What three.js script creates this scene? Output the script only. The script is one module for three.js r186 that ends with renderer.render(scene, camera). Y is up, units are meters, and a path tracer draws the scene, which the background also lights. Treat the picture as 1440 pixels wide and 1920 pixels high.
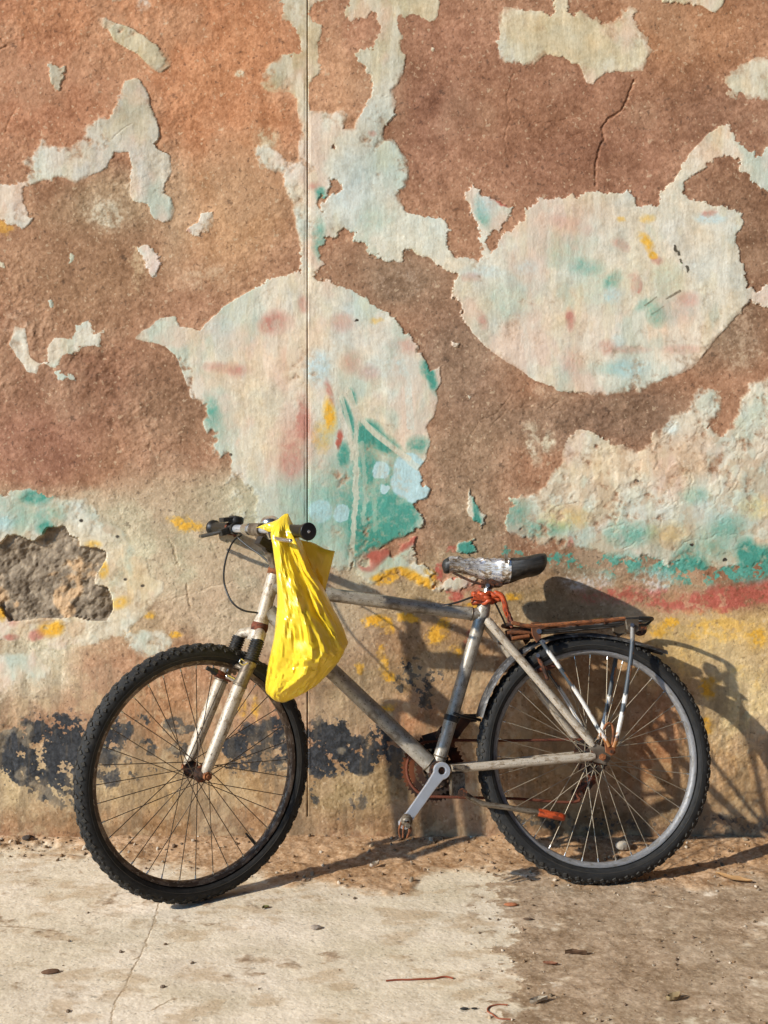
import * as THREE from 'three';
import { Sky } from 'three/addons/objects/Sky.js';
import { mergeGeometries, toCreasedNormals } from 'three/addons/utils/BufferGeometryUtils.js';

// ---------------------------------------------------------------- camera, sky, sun, exposure
const FOCAL = 2400, HORIZON = 710.4, DIST = 3.7391, EYE = 1.3513;      // in photo pixels (1440 x 1920) and metres
const scene = new THREE.Scene();
const camera = new THREE.PerspectiveCamera(2 * Math.atan(960 / FOCAL) * 180 / Math.PI, 0.75, 0.05, 400);
camera.position.set(0, EYE, DIST);
camera.lookAt(0, EYE, 0);
camera.setViewOffset(1440, 1920, 0, 960 - HORIZON, 1440, 1920);        // shifted lens: verticals stay vertical
camera.updateProjectionMatrix();

const renderer = new THREE.WebGLRenderer({ antialias: true });
renderer.setSize(768, 1024);
renderer.toneMapping = THREE.LinearToneMapping;
renderer.toneMappingExposure = 1.17;
renderer.shadowMap.enabled = true;

const SUN = new THREE.Vector3(-1.65, 1.04, 1).normalize();             // towards the sun
const sky = new Sky();
sky.name = 'sky'; sky.userData.kind = 'structure';
sky.scale.setScalar(300);
sky.material.uniforms.sunPosition.value.copy(SUN);
sky.material.uniforms.turbidity.value = 10;
sky.material.uniforms.rayleigh.value = 0.7;
sky.material.uniforms.mieCoefficient.value = 0.005;
scene.add(sky);
scene.environmentIntensity = 0.1;
const sun = new THREE.DirectionalLight(new THREE.Color(1.0, 0.91, 0.76), 5.0);
sun.name = 'sun';
sun.position.copy(SUN).multiplyScalar(8);
sun.castShadow = true; sun.shadow.radius = 1.8;
sun.shadow.mapSize.set(4096, 4096);
Object.assign(sun.shadow.camera, { left: -3, right: 3, top: 3, bottom: -3, near: 0.5, far: 20 });
scene.add(sun, sun.target);

// ---------------------------------------------------------------- helpers
const V = (x, y, z) => new THREE.Vector3(x, y, z);
let seed = 7;
function rnd() { seed = (seed + 0x6D2B79F5) | 0; let t = Math.imul(seed ^ (seed >>> 15), 1 | seed); t = (t + Math.imul(t ^ (t >>> 7), 61 | t)) ^ t; return ((t ^ (t >>> 14)) >>> 0) / 4294967296; }
const clamp = (x, a = 0, b = 1) => Math.min(b, Math.max(a, x));
const sstep = (a, b, x) => { const t = clamp((x - a) / (b - a)); return t * t * (3 - 2 * t); };
const lerp = (a, b, t) => a + (b - a) * t;
const s2l = (v) => { v /= 255; return v <= 0.04045 ? v / 12.92 : Math.pow((v + 0.055) / 1.055, 2.4); };
const l2s = (v) => 255 * (v <= 0.0031308 ? v * 12.92 : 1.055 * Math.pow(v, 1 / 2.4) - 0.055);

// periodic fractal noise table, mean 0.5
const NT = 512, TAB = new Float32Array(NT * NT);
{
  let amp = 1, tot = 0;
  for (let cells = 32; cells <= 512; cells *= 2) {
    const g = new Float32Array(cells * cells); for (let i = 0; i < g.length; i++) g[i] = rnd() - 0.5;
    const s = cells / NT;
    for (let y = 0; y < NT; y++) {
      const fy = y * s, iy = fy | 0, ty = fy - iy, sy = ty * ty * (3 - 2 * ty), y0 = iy * cells, y1 = ((iy + 1) % cells) * cells;
      for (let x = 0; x < NT; x++) {
        const fx = x * s, ix = fx | 0, tx = fx - ix, sx = tx * tx * (3 - 2 * tx), x1 = (ix + 1) % cells;
        const a = g[y0 + ix], b = g[y0 + x1], c = g[y1 + ix], d = g[y1 + x1];
        TAB[y * NT + x] += amp * (a + (b - a) * sx + (c - a + (a - b - c + d) * sx) * sy);
      }
    }
    tot += amp; amp *= 0.58;
  }
  for (let i = 0; i < TAB.length; i++) TAB[i] = 0.5 + TAB[i] / tot * 1.5;
}
const ROT = Array.from({ length: 400 }, (_, o) => [Math.cos(o * 1.7 + 0.5), Math.sin(o * 1.7 + 0.5)]);
function nz(x, y, wave, off = 0) {                                     // noise whose largest features are `wave` long
  const R = ROT[off], ca = R[0], sa = R[1], k = 16 / wave, rx = (x * ca - y * sa) * k + off * 137.3; y = (x * sa + y * ca) * k + off * 71.9; x = rx;
  const fx = Math.floor(x), fy = Math.floor(y), tx = x - fx, ty = y - fy;
  const x0 = fx & 511, x1 = (fx + 1) & 511, y0 = (fy & 511) << 9, y1 = ((fy + 1) & 511) << 9;
  const a = TAB[y0 + x0], b = TAB[y0 + x1], c = TAB[y1 + x0], d = TAB[y1 + x1];
  return a + (b - a) * tx + (c - a + (a - b - c + d) * tx) * ty;
}

// photo pixel -> wall plane, ground plane
const MPP = DIST / FOCAL;
const WX = (px) => (px - 720) * MPP, WY = (py) => EYE - (py - HORIZON) * MPP;
function onGround(px, py) { const d = EYE * FOCAL / (py - HORIZON); return [(px - 720) / FOCAL * d, DIST - d]; }

function dataTex(w, h, fill, srgb) {
  const a = new Uint8Array(w * h * 4);
  for (let j = 0; j < h; j++) for (let i = 0; i < w; i++) { const c = fill(i, j), k = (j * w + i) * 4; a[k] = c[0]; a[k + 1] = c[1]; a[k + 2] = c[2]; a[k + 3] = 255; }
  const t = new THREE.DataTexture(a, w, h); t.magFilter = THREE.LinearFilter; t.minFilter = THREE.LinearMipmapLinearFilter; t.generateMipmaps = true;
  t.wrapS = t.wrapT = THREE.MirroredRepeatWrapping; if (srgb) t.colorSpace = THREE.SRGBColorSpace; t.needsUpdate = true; return t;
}
const names = {};
function numbered(n) { names[n] = (names[n] ?? -1) + 1; return names[n] ? `${n}_${String(names[n]).padStart(3, '0')}` : n; }
function group(name, parent) { const g = new THREE.Group(); g.name = name; parent.add(g); return g; }
function mesh(name, geo, mat, parent) { const m = new THREE.Mesh(Array.isArray(geo) ? mergeGeometries(geo.map((g) => { g = g.index ? g.toNonIndexed() : g; return g; })) : geo, mat); m.name = name; parent.add(m); return m; }
function thing(o, name, label, category, grp) { o.name = numbered(name); o.userData = { label, category }; if (grp) o.userData.group = grp; if (o.parent !== scene) scene.add(o); return o; }

// canvas in photo pixels
const X0 = -60, Y0 = -60, PW = 1560, PH = 1690, SC = 1.06, CW = Math.round(PW * SC), CH = Math.round(PH * SC);
function canvas() { const c = document.createElement('canvas'); c.width = CW; c.height = CH; const x = c.getContext('2d'); x.setTransform(SC, 0, 0, SC, -X0 * SC, -Y0 * SC); return x; }
const css = (c, a = 1) => `rgba(${c[0]},${c[1]},${c[2]},${a})`;
function blob(ctx, x, y, rx, ry, col, a = 1, rot = 0, core = 0.2) {
  ctx.save(); ctx.translate(x, y); ctx.rotate(rot * Math.PI / 180); ctx.scale(rx, ry);
  const g = ctx.createRadialGradient(0, 0, 0, 0, 0, 1); g.addColorStop(0, css(col, a)); g.addColorStop(core, css(col, a)); g.addColorStop(1, css(col, 0));
  ctx.fillStyle = g; ctx.fillRect(-1, -1, 2, 2); ctx.restore();
}
function poly(ctx, pts, style, s = 1, ox = 0, oy = 0) {
  const p = pts.trim().split(/\s+/).map((q) => q.split(',').map(Number)); ctx.fillStyle = style; ctx.beginPath();
  p.forEach(([x, y], i) => (i ? ctx.lineTo(ox + x * s, oy + y * s) : ctx.moveTo(ox + x * s, oy + y * s))); ctx.closePath(); ctx.fill();
}
function stroke(ctx, pts, style, w) {
  const p = pts.trim().split(/\s+/).map((q) => q.split(',').map(Number)); ctx.strokeStyle = style; ctx.lineWidth = w; ctx.lineCap = 'round'; ctx.lineJoin = 'round'; ctx.beginPath();
  p.forEach(([x, y], i) => (i ? ctx.lineTo(x, y) : ctx.moveTo(x, y))); ctx.stroke();
}
const pixels = (ctx) => ctx.getImageData(0, 0, CW, CH).data;

// ---------------------------------------------------------------- the wall: layers of plaster and paint
const cBase = canvas(), cTop = canvas(), cMask = canvas(), cHole = canvas(), pB = canvas(), pT = canvas(), cCrack = canvas();
{
  // under-coat colours
  cBase.fillStyle = css([162, 116, 88]); cBase.fillRect(X0, Y0, PW, PH);
  const B = (x, y, rx, ry, r, g, b, a = 0.85, rot = 0) => blob(cBase, x, y, rx, ry, [r, g, b], a, rot, 0.35);
  B(200, 40, 480, 300, 188, 126, 90); B(440, 180, 220, 330, 194, 130, 90); B(60, 200, 200, 160, 180, 122, 90); B(40, 420, 160, 170, 166, 122, 92);
  B(200, 400, 150, 90, 172, 142, 112); B(180, 530, 200, 130, 158, 118, 88); B(400, 430, 150, 150, 184, 136, 100); B(330, 400, 60, 160, 186, 152, 122, 0.7); B(470, 400, 130, 170, 186, 142, 104, 0.6);
  B(640, 160, 80, 150, 192, 142, 108); B(690, 70, 40, 60, 170, 118, 90); B(150, 750, 260, 120, 148, 104, 80); B(60, 830, 160, 90, 156, 106, 84); B(320, 760, 110, 120, 152, 114, 88); B(330, 880, 120, 60, 166, 124, 98);
  B(1000, 230, 330, 240, 152, 104, 78); B(1130, 320, 260, 120, 154, 106, 82); B(1300, 60, 260, 150, 168, 116, 82); B(1380, 220, 150, 110, 148, 104, 80); B(1360, 470, 170, 200, 138, 102, 78); B(800, 230, 110, 170, 158, 110, 86);
  B(850, 60, 160, 120, 166, 116, 90); B(760, 520, 150, 100, 136, 108, 86); B(860, 680, 130, 150, 142, 112, 92); B(1000, 780, 180, 70, 138, 108, 86); B(1180, 780, 160, 80, 132, 102, 82); B(1340, 640, 130, 90, 132, 106, 84);
  B(880, 860, 120, 110, 152, 122, 98); B(880, 980, 110, 90, 160, 132, 106); B(1100, 150, 160, 80, 158, 110, 84);
  // lower zone
  B(330, 940, 220, 60, 190, 164, 136, 0.9); B(480, 940, 160, 100, 196, 178, 150, 0.9); B(380, 1070, 220, 120, 192, 174, 148, 0.95); B(460, 1170, 210, 90, 186, 162, 136, 0.95); B(620, 1140, 140, 110, 194, 180, 156, 0.9);
  B(250, 1250, 200, 80, 182, 132, 98); B(60, 1260, 130, 110, 204, 188, 162, 0.95); B(330, 1330, 260, 90, 188, 138, 100); B(300, 1460, 400, 110, 198, 160, 116, 0.95); B(60, 1470, 220, 100, 202, 174, 136, 0.95);
  B(660, 1300, 120, 110, 180, 156, 122, 0.9); B(700, 1480, 170, 100, 160, 132, 96, 0.95); B(760, 1130, 150, 90, 184, 158, 124, 0.9); B(820, 1280, 150, 140, 176, 144, 106, 0.95); B(780, 1350, 120, 70, 186, 130, 96, 0.7);
  B(1000, 1140, 220, 100, 172, 144, 112, 0.95); B(1040, 1380, 260, 210, 164, 130, 92, 0.95); B(1230, 1380, 120, 120, 178, 124, 88, 0.8); B(1300, 1200, 210, 110, 212, 180, 130, 0.95); B(1390, 1330, 140, 160, 218, 192, 148, 0.95);
  B(1340, 1480, 180, 110, 192, 152, 106, 0.95); B(1100, 1540, 420, 60, 140, 112, 80, 0.85); B(300, 1560, 420, 45, 168, 128, 88, 0.85); B(1130, 1060, 200, 40, 150, 128, 104, 0.9); B(700, 1560, 300, 40, 150, 116, 82, 0.9);
  B(860, 1060, 120, 60, 176, 150, 120, 0.9); B(160, 1190, 220, 60, 196, 176, 144, 0.9); B(260, 1040, 140, 120, 206, 192, 164, 0.95); B(90, 1000, 170, 120, 202, 192, 168, 0.95); B(60, 1240, 170, 90, 206, 192, 168, 0.9); B(230, 1250, 110, 60, 184, 136, 106, 0.8); B(480, 1060, 60, 60, 190, 176, 152, 0.6); B(200, 960, 140, 50, 194, 178, 152, 0.85); B(640, 1500, 110, 70, 150, 124, 88, 0.7); B(1420, 1180, 60, 60, 206, 170, 116, 0.8); B(1160, 1120, 160, 40, 178, 148, 116, 0.8);

  B(560, 985, 150, 90, 184, 184, 160, 0.9); B(650, 1075, 60, 70, 192, 188, 166, 0.9); B(470, 940, 60, 50, 196, 182, 154, 0.6);
  // raised coat colours
  cTop.fillStyle = css([200, 190, 164]); cTop.fillRect(X0, Y0, PW, PH);
  const T = (x, y, rx, ry, r, g, b, a = 0.85, rot = 0) => blob(cTop, x, y, rx, ry, [r, g, b], a, rot, 0.35);
  T(700, 0, 200, 180, 186, 170, 132, 0.95); T(1080, 80, 220, 110, 194, 176, 136, 0.98); T(1400, 150, 120, 80, 198, 178, 142, 0.98); T(1300, 0, 120, 50, 190, 172, 130, 0.98); T(250, 80, 160, 110, 178, 160, 122, 0.95);
  T(540, 130, 90, 160, 178, 158, 118, 0.95); T(230, 190, 120, 90, 170, 160, 136, 0.95); T(150, 290, 120, 60, 190, 176, 154, 0.9); T(280, 330, 70, 120, 186, 176, 154, 0.95); T(20, 370, 80, 70, 204, 178, 152, 0.9); T(100, 145, 40, 50, 176, 162, 130, 0.98);
  T(700, 330, 140, 140, 188, 186, 166, 0.95); T(780, 440, 120, 60, 198, 196, 174, 0.9); T(285, 490, 40, 50, 214, 186, 166, 0.95); T(380, 430, 50, 40, 206, 188, 164, 0.95);
  T(560, 600, 170, 110, 212, 194, 166, 0.9); T(500, 680, 150, 80, 212, 188, 158, 0.9); T(700, 620, 110, 110, 208, 196, 172, 0.9); T(640, 560, 60, 50, 202, 200, 180, 0.8); T(420, 640, 60, 60, 196, 194, 172, 0.8); T(480, 820, 120, 120, 206, 190, 158, 0.9);
  T(540, 960, 170, 120, 176, 182, 158, 0.9); T(450, 960, 110, 80, 190, 182, 156, 0.8); T(740, 720, 90, 60, 204, 200, 178, 0.8); T(660, 1080, 60, 70, 186, 184, 162, 0.9); T(340, 620, 90, 40, 206, 192, 162, 0.9);
  T(1000, 520, 160, 120, 204, 196, 172, 0.9); T(1060, 400, 140, 50, 214, 186, 156, 0.9); T(1240, 460, 190, 130, 204, 192, 166, 0.9); T(1100, 620, 180, 100, 214, 192, 162, 0.9); T(1000, 640, 90, 90, 212, 196, 168, 0.9); T(1260, 640, 140, 80, 210, 186, 156, 0.9); T(1180, 700, 140, 50, 206, 198, 174, 0.9);
  T(1340, 270, 90, 70, 206, 178, 146, 0.95); T(1430, 330, 50, 60, 200, 196, 174, 0.95); T(910, 400, 60, 60, 184, 194, 178, 0.95); T(1430, 560, 40, 40, 210, 186, 160, 0.9);
  T(1150, 900, 260, 100, 202, 188, 158, 0.9); T(1300, 860, 200, 90, 204, 178, 146, 0.9); T(1000, 960, 110, 70, 200, 198, 174, 0.9); T(1250, 940, 220, 60, 204, 200, 178, 0.9); T(1330, 760, 60, 60, 206, 192, 164, 0.95); T(1430, 760, 80, 70, 208, 196, 168, 0.95); T(1130, 900, 70, 60, 206, 186, 154, 0.7); T(1120, 870, 90, 50, 204, 186, 154, 0.8);
  T(1100, 1030, 300, 50, 178, 172, 146, 0.9); T(1350, 1010, 200, 70, 182, 178, 152, 0.9); T(90, 960, 130, 60, 190, 186, 164, 0.95); T(200, 1020, 110, 70, 206, 190, 158, 0.95); T(260, 1100, 90, 90, 206, 184, 144, 0.95); T(90, 1170, 160, 60, 200, 180, 146, 0.95); T(100, 680, 140, 100, 204, 194, 172, 0.95);

  // outline of the raised coat, in photo pixels (two of the lists were read off enlargements)
  const w = '#fff', k = '#000', M = (p, s = 1, ox = 0, oy = 0, st = w) => poly(cMask, p, st, s, ox, oy);
  cMask.fillStyle = k; cMask.fillRect(X0, Y0, PW, PH);
  M('0,700 50,690 100,682 105,640 70,600 110,590 140,560 140,515 165,515 190,550 260,550 300,505 370,440 425,440 430,380 470,300 520,290 545,330 565,380 580,430 595,480 600,510 575,540 600,560 640,580 645,640 630,680 610,720 640,740 655,790 640,830 610,840 580,825 560,770 500,750 485,720 490,620 480,570 430,570 410,600 400,630 330,660 290,690 240,670 170,680 120,700 85,710 85,760 120,830 120,855 70,850 0,825 -120,830 -120,700', 0.5);
  M('350,70 390,65 440,90 500,110 540,140 580,170 610,195 640,230 635,250 610,265 595,272 570,255 550,235 520,200 480,180 430,150 400,110 365,90', 0.5);
  M('185,245 205,240 225,255 252,260 240,300 215,335 195,325 185,290', 0.5); M('795,800 795,850 780,885 750,888 690,870 730,840 760,805', 0.5); M('520,920 560,920 590,955 605,980 595,1030 575,1040 540,1010 545,960', 0.5);
  M('265,945 285,950 280,985 262,990', 0.5); M('180,1125 198,1125 205,1155 190,1150', 0.5); M('5,980 22,985 18,1005 6,1000', 0.5);
  M('1040,-120 1160,-120 1160,1030 1130,1020 1120,900 1100,820 1080,740 1060,720 1065,650 1040,655 990,630 975,640 960,600 950,560 960,540 1000,540 1040,570 1080,605 1118,600 1122,480 1118,370 1080,345 1040,345 1000,370 955,345 980,290 1000,240 1040,215 1130,205 1120,140 1070,80 1050,0', 0.5);
  M('380,-40 470,-40 470,5 420,8 390,2', 0.5);
  M('1160,-120 1240,-120 1230,0 1180,20 1165,50 1175,80 1210,100 1205,180 1200,230 1195,280 1165,310 1160,310', 0.5);
  M('1300,-120 1640,-120 1640,0 1655,10 1640,60 1610,85 1550,50 1490,65 1495,120 1510,150 1505,190 1520,220 1510,280 1490,320 1475,350 1480,400 1485,430 1450,460 1440,490 1440,520 1480,530 1500,560 1535,600 1540,650 1525,700 1500,720 1495,760 1540,800 1620,810 1675,820 1680,860 1680,910 1700,950 1720,970 1770,972 1780,1050 1720,1020 1680,1010 1630,980 1570,960 1535,935 1515,945 1510,975 1470,980 1440,975 1390,950 1380,920 1340,910 1330,880 1285,860 1260,895 1215,895 1205,930 1215,990 1180,1030 1150,1040 1150,415 1280,410 1310,430 1325,445 1300,460 1290,485 1330,480 1345,440 1390,360 1390,290 1360,250 1330,235 1320,200 1370,190 1400,180 1420,150 1425,90 1410,55 1370,60 1325,80 1300,60 1310,0', 0.5);
  // inner chips knocked out of that coat
  M('1232,665 1255,680 1275,700 1270,730 1235,735 1215,770 1205,790 1195,775 1200,740 1225,735', 0.5, 0, 0, k); M('1258,540 1268,548 1262,560 1254,552', 0.5, 0, 0, k);
  // the large round patch on the joint
  M('560,510 600,520 640,535 690,560 730,590 770,630 800,680 815,720 822,750 815,780 800,800 806,830 800,860 786,880 795,905 806,918 800,935 785,938 776,945 790,965 797,985 770,1000 740,1012 665,1056 640,1100 600,1110 540,1100 480,1050 430,1010 400,960 420,905 405,880 395,850 385,800 365,760 350,730 345,700 330,665 300,645 250,635 265,620 300,595 330,590 338,612 375,620 390,605 420,575 470,545 520,520');
  M('805,700 825,690 828,715 815,735 800,735');
  M('788,905 797,900 800,910 792,914', 1, 0, 0, k);
  // bits along the lower mural
  M('665,1056 700,1035 785,1005 780,1035 775,1045 800,1070 818,1090 806,1110 790,1095 770,1090 745,1075 720,1085 700,1100 680,1090 672,1080'); M('735,1015 752,1012 748,1040 735,1048', 1, 0, 0, k); M('678,1050 690,1048 688,1066 680,1062', 1, 0, 0, k);
  M('862,1018 875,1010 894,1014 895,1038 880,1040 862,1036'); M('880,910 884,930 900,955 910,975 905,990 890,975 876,960'); M('800,1110 845,1080 900,1078 880,1100 862,1110 855,1125 848,1105 815,1112'); M('845,640 862,643 860,652 845,650'); M('878,740 884,742 880,748');
  // the right-hand round patch
  M('862,510 880,490 905,482 925,470 938,445 965,425 985,410 980,390 1010,375 1060,370 1120,360 1180,360 1195,390 1225,385 1260,350 1270,330 1300,280 1340,240 1365,232 1380,260 1410,285 1418,300 1405,312 1395,330 1385,300 1365,287 1330,310 1300,330 1278,362 1300,375 1345,388 1365,385 1395,410 1380,450 1390,490 1400,540 1415,548 1440,535 1500,540 1500,585 1440,580 1415,572 1405,565 1385,590 1350,630 1310,680 1260,710 1200,735 1130,745 1060,735 1000,710 950,680 900,640 870,600 855,560 852,530');
  M('865,362 888,350 905,365 945,380 964,390 945,420 935,440 928,432 918,440 908,455 922,475 905,484 898,460 902,435 890,410 872,385');
  M('1395,318 1415,300 1440,275 1500,290 1500,365 1440,360 1418,348');
  M('430,60 450,30 500,30 570,40 640,55 650,-80 690,-80 700,40 740,55 790,60 810,85 850,90 880,70 890,40 940,25 955,30 945,70 955,110 990,130 990,170 1005,190 985,230 970,260 900,270 830,280 800,300 790,318 765,315 750,285 730,240 690,225 640,215 600,205 570,235 540,250 510,240 430,240 425,180 435,130', 0.5, 720, 0);
  M('1280,300 1300,275 1340,245 1390,225 1540,225 1540,370 1440,372 1410,365 1390,375 1360,355 1290,365', 0.5, 720, 0); M('1000,-120 1300,-120 1280,0 1270,25 1240,50 1190,20 1080,15 1020,0', 0.5, 720, 0); M('180,178 192,182 190,194 178,190', 0.5, 720, 0);
  // the flaking coat low on the right
  M('955,935 980,933 1020,915 1035,890 1055,860 1060,825 1080,808 1100,808 1130,820 1155,835 1190,840 1215,835 1230,815 1245,795 1262,775 1290,765 1298,735 1315,723 1345,730 1357,750 1352,780 1328,800 1355,820 1375,795 1385,760 1400,720 1440,705 1500,700 1500,1080 1440,1070 1380,1095 1330,1090 1270,1075 1200,1060 1120,1065 1060,1050 1000,1045 960,1030 955,1000 945,970 965,950');
  M('30,170 55,105 95,110 105,170 120,215 150,235 185,230 180,180 210,150 270,150 290,90 320,80 345,120 385,125 380,180 340,180 300,175 250,220 220,250 195,255 170,235 150,250 140,280 100,275 90,255 50,200', 0.5, 0, 560); M('205,280 230,275 245,290 270,280 285,290 275,315 255,300 225,312', 0.5, 0, 560);
  // coat around the broken place low on the left
  M('-60,930 0,928 60,915 90,930 160,935 175,950 190,965 225,980 245,1010 258,1035 275,1045 282,1080 308,1092 305,1110 290,1130 280,1150 255,1168 230,1195 200,1205 150,1212 100,1220 80,1205 0,1200 -60,1200');
  M('60,1218 95,1215 100,1290 60,1310 -60,1330 -60,1200'); M('240,1185 300,1175 330,1200 310,1230 270,1235 245,1215 225,1205');

  // where the coat thins out without an edge
  const D = (x, y, rx, ry, a = 1, rot = 0) => blob(cMask, x, y, rx, ry, [0, 0, 0], a, rot, 0.3);
  D(430, 960, 80, 80, 0.9); D(372, 800, 44, 90, 0.62, -15); D(400, 880, 60, 60, 0.8); D(345, 700, 30, 40, 0.4); D(470, 1040, 110, 80, 1); D(560, 1110, 130, 60, 1); D(640, 1120, 60, 50, 1); D(400, 890, 40, 60, 0.8); D(1080, 1070, 200, 30, 1); D(1300, 1100, 140, 40, 0.9); D(960, 1030, 50, 40, 0.8); D(60, 1310, 90, 50, 1); D(500, 200, 50, 60, 0.5); D(1090, 150, 10, 20, 0.5); D(0, 1215, 60, 20, 0.7); D(1440, 1090, 60, 40, 0.8); D(990, 230, 40, 30, 0.4); D(1000, 1045, 120, 35, 1); D(1130, 1062, 160, 34, 1); D(1250, 1085, 160, 44, 1); D(1400, 1092, 130, 46, 0.95); D(1090, 850, 60, 30, 0.35); D(200, 930, 60, 20, 0.9);

  // broken-out masonry
  cHole.fillStyle = k; cHole.fillRect(X0, Y0, PW, PH);
  poly(cHole, '-60,1020 0,1020 15,1005 35,1003 60,1015 78,1005 85,990 100,988 122,988 130,1005 148,1010 152,1025 180,1025 200,1035 198,1050 180,1075 178,1095 205,1102 212,1120 212,1142 200,1165 170,1165 140,1155 110,1160 70,1162 20,1168 10,1150 0,1130 -60,1130', w);

  // paint on the under-coat
  const PB = (x, y, rx, ry, r, g, b, a = 1, rot = 0, c = 0.45) => blob(pB, x, y, rx, ry, [r, g, b], a, rot, c);
  const yel = [226, 166, 44], redc = [174, 88, 70], teal = [78, 148, 130];
  for (const [x, y, rx, ry, rt, a] of [[705, 1165, 34, 14, 0, 1], [728, 1176, 22, 16, 40, 1], [820, 1190, 26, 22, -30, 1], [835, 1170, 12, 30, 20, 0.7], [856, 1218, 18, 16, 0, 0.8], [714, 1228, 13, 22, 10, 1], [726, 1270, 20, 14, 0, 1], [722, 1250, 10, 18, 0, 0.8], [672, 1253, 10, 12, 0, 1], [730, 1325, 16, 10, 20, 0.9], [780, 1075, 34, 22, 20, 1], [720, 1085, 36, 14, -10, 0.9], [806, 1085, 20, 14, 40, 1], [770, 1158, 26, 12, 10, 0.8], [890, 1132, 26, 10, -10, 0.8], [965, 1120, 22, 12, 0, 0.9], [1258, 1165, 20, 14, 20, 1], [1235, 1180, 30, 16, 20, 0.7], [1330, 1290, 24, 26, 0, 0.9], [1328, 1362, 18, 26, 0, 0.9], [1420, 1195, 30, 30, 0, 0.6], [1290, 1180, 50, 22, 0, 0.3], [1360, 1180, 80, 26, 0, 0.25], [345, 980, 40, 14, 10, 0.6], [282, 1155, 16, 10, 0, 0.6], [330, 1190, 14, 8, 0, 0.7], [455, 1330, 14, 24, 0, 0.5], [480, 1325, 10, 26, 0, 0.5], [1155, 1165, 60, 8, 0, 0.5], [370, 985, 60, 12, -8, 0.4]]) PB(x, y, rx, ry, ...yel, a, rt);
  for (const [x, y, rx, ry, rt, a] of [[868, 1095, 60, 22, 5, 1], [855, 1112, 16, 26, 0, 0.9], [830, 1070, 16, 24, 40, 0.8], [880, 1195, 8, 22, 10, 0.5], [1330, 1130, 130, 24, -3, 0.6], [1420, 1105, 60, 34, -15, 0.7], [1365, 1120, 60, 28, 0, 0.85], [1180, 1112, 60, 12, 0, 0.6], [1120, 1120, 60, 20, 0, 0.45], [850, 1030, 12, 10, 0, 0.6]]) PB(x, y, rx, ry, ...redc, a, rt);
  PB(876, 1066, 32, 10, 158, 164, 138, 0.9); PB(1100, 1090, 70, 28, 196, 192, 190, 0.45); PB(1230, 1090, 50, 36, 198, 192, 190, 0.45); PB(1000, 830, 24, 50, 190, 172, 144, 0.7, -10); PB(1030, 830, 16, 28, 206, 192, 164, 0.7); PB(1395, 600, 40, 60, 170, 140, 112, 0.4); PB(1030, 740, 40, 14, 196, 160, 128, 0.6, 25); PB(1390, 660, 50, 40, 176, 150, 122, 0.5);
  PB(200, 400, 60, 40, 190, 176, 150, 0.65, 20); PB(250, 340, 40, 60, 190, 168, 138, 0.5); PB(500, 260, 30, 30, 192, 170, 136, 0.7); PB(390, 520, 70, 40, 186, 154, 122, 0.5); PB(450, 140, 14, 12, 206, 190, 160, 0.7); PB(270, 10, 16, 18, 204, 180, 158, 0.8); PB(260, 500, 20, 60, 190, 160, 124, 0.6); PB(10, 430, 22, 16, 196, 142, 60, 0.7); PB(40, 600, 60, 30, 190, 160, 134, 0.3); PB(750, 530, 60, 40, 172, 148, 126, 0.4);
  for (const [x, y, rx, ry, a] of [[1060, 1052, 110, 14, 0.6], [1180, 1060, 150, 34, 0.32], [1300, 1070, 80, 50, 0.45], [1395, 1078, 60, 26, 0.95], [1430, 1050, 50, 40, 0.9], [1240, 1050, 120, 24, 0.4], [970, 1040, 60, 16, 0.4]]) PB(x, y, rx, ry, ...teal, a);
  for (const [x, y, rx, ry, a] of [[1300, 1126, 160, 28, 0.45], [1220, 1118, 90, 20, 0.35], [1400, 1112, 90, 32, 0.6]]) PB(x, y, rx, ry, ...redc, a);
  for (const [x, y, rx, ry, a] of [[1300, 1190, 120, 34, 0.3], [1400, 1240, 90, 60, 0.22], [1260, 1250, 70, 50, 0.25], [1350, 1160, 120, 20, 0.3], [1430, 1300, 30, 60, 0.2]]) PB(x, y, rx, ry, 216, 172, 84, a);
  // black band
  const PK = (x, y, rx, ry, a = 1, rot = 0) => PB(x, y, rx, ry, 42, 44, 48, a, rot, 0.55);
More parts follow.
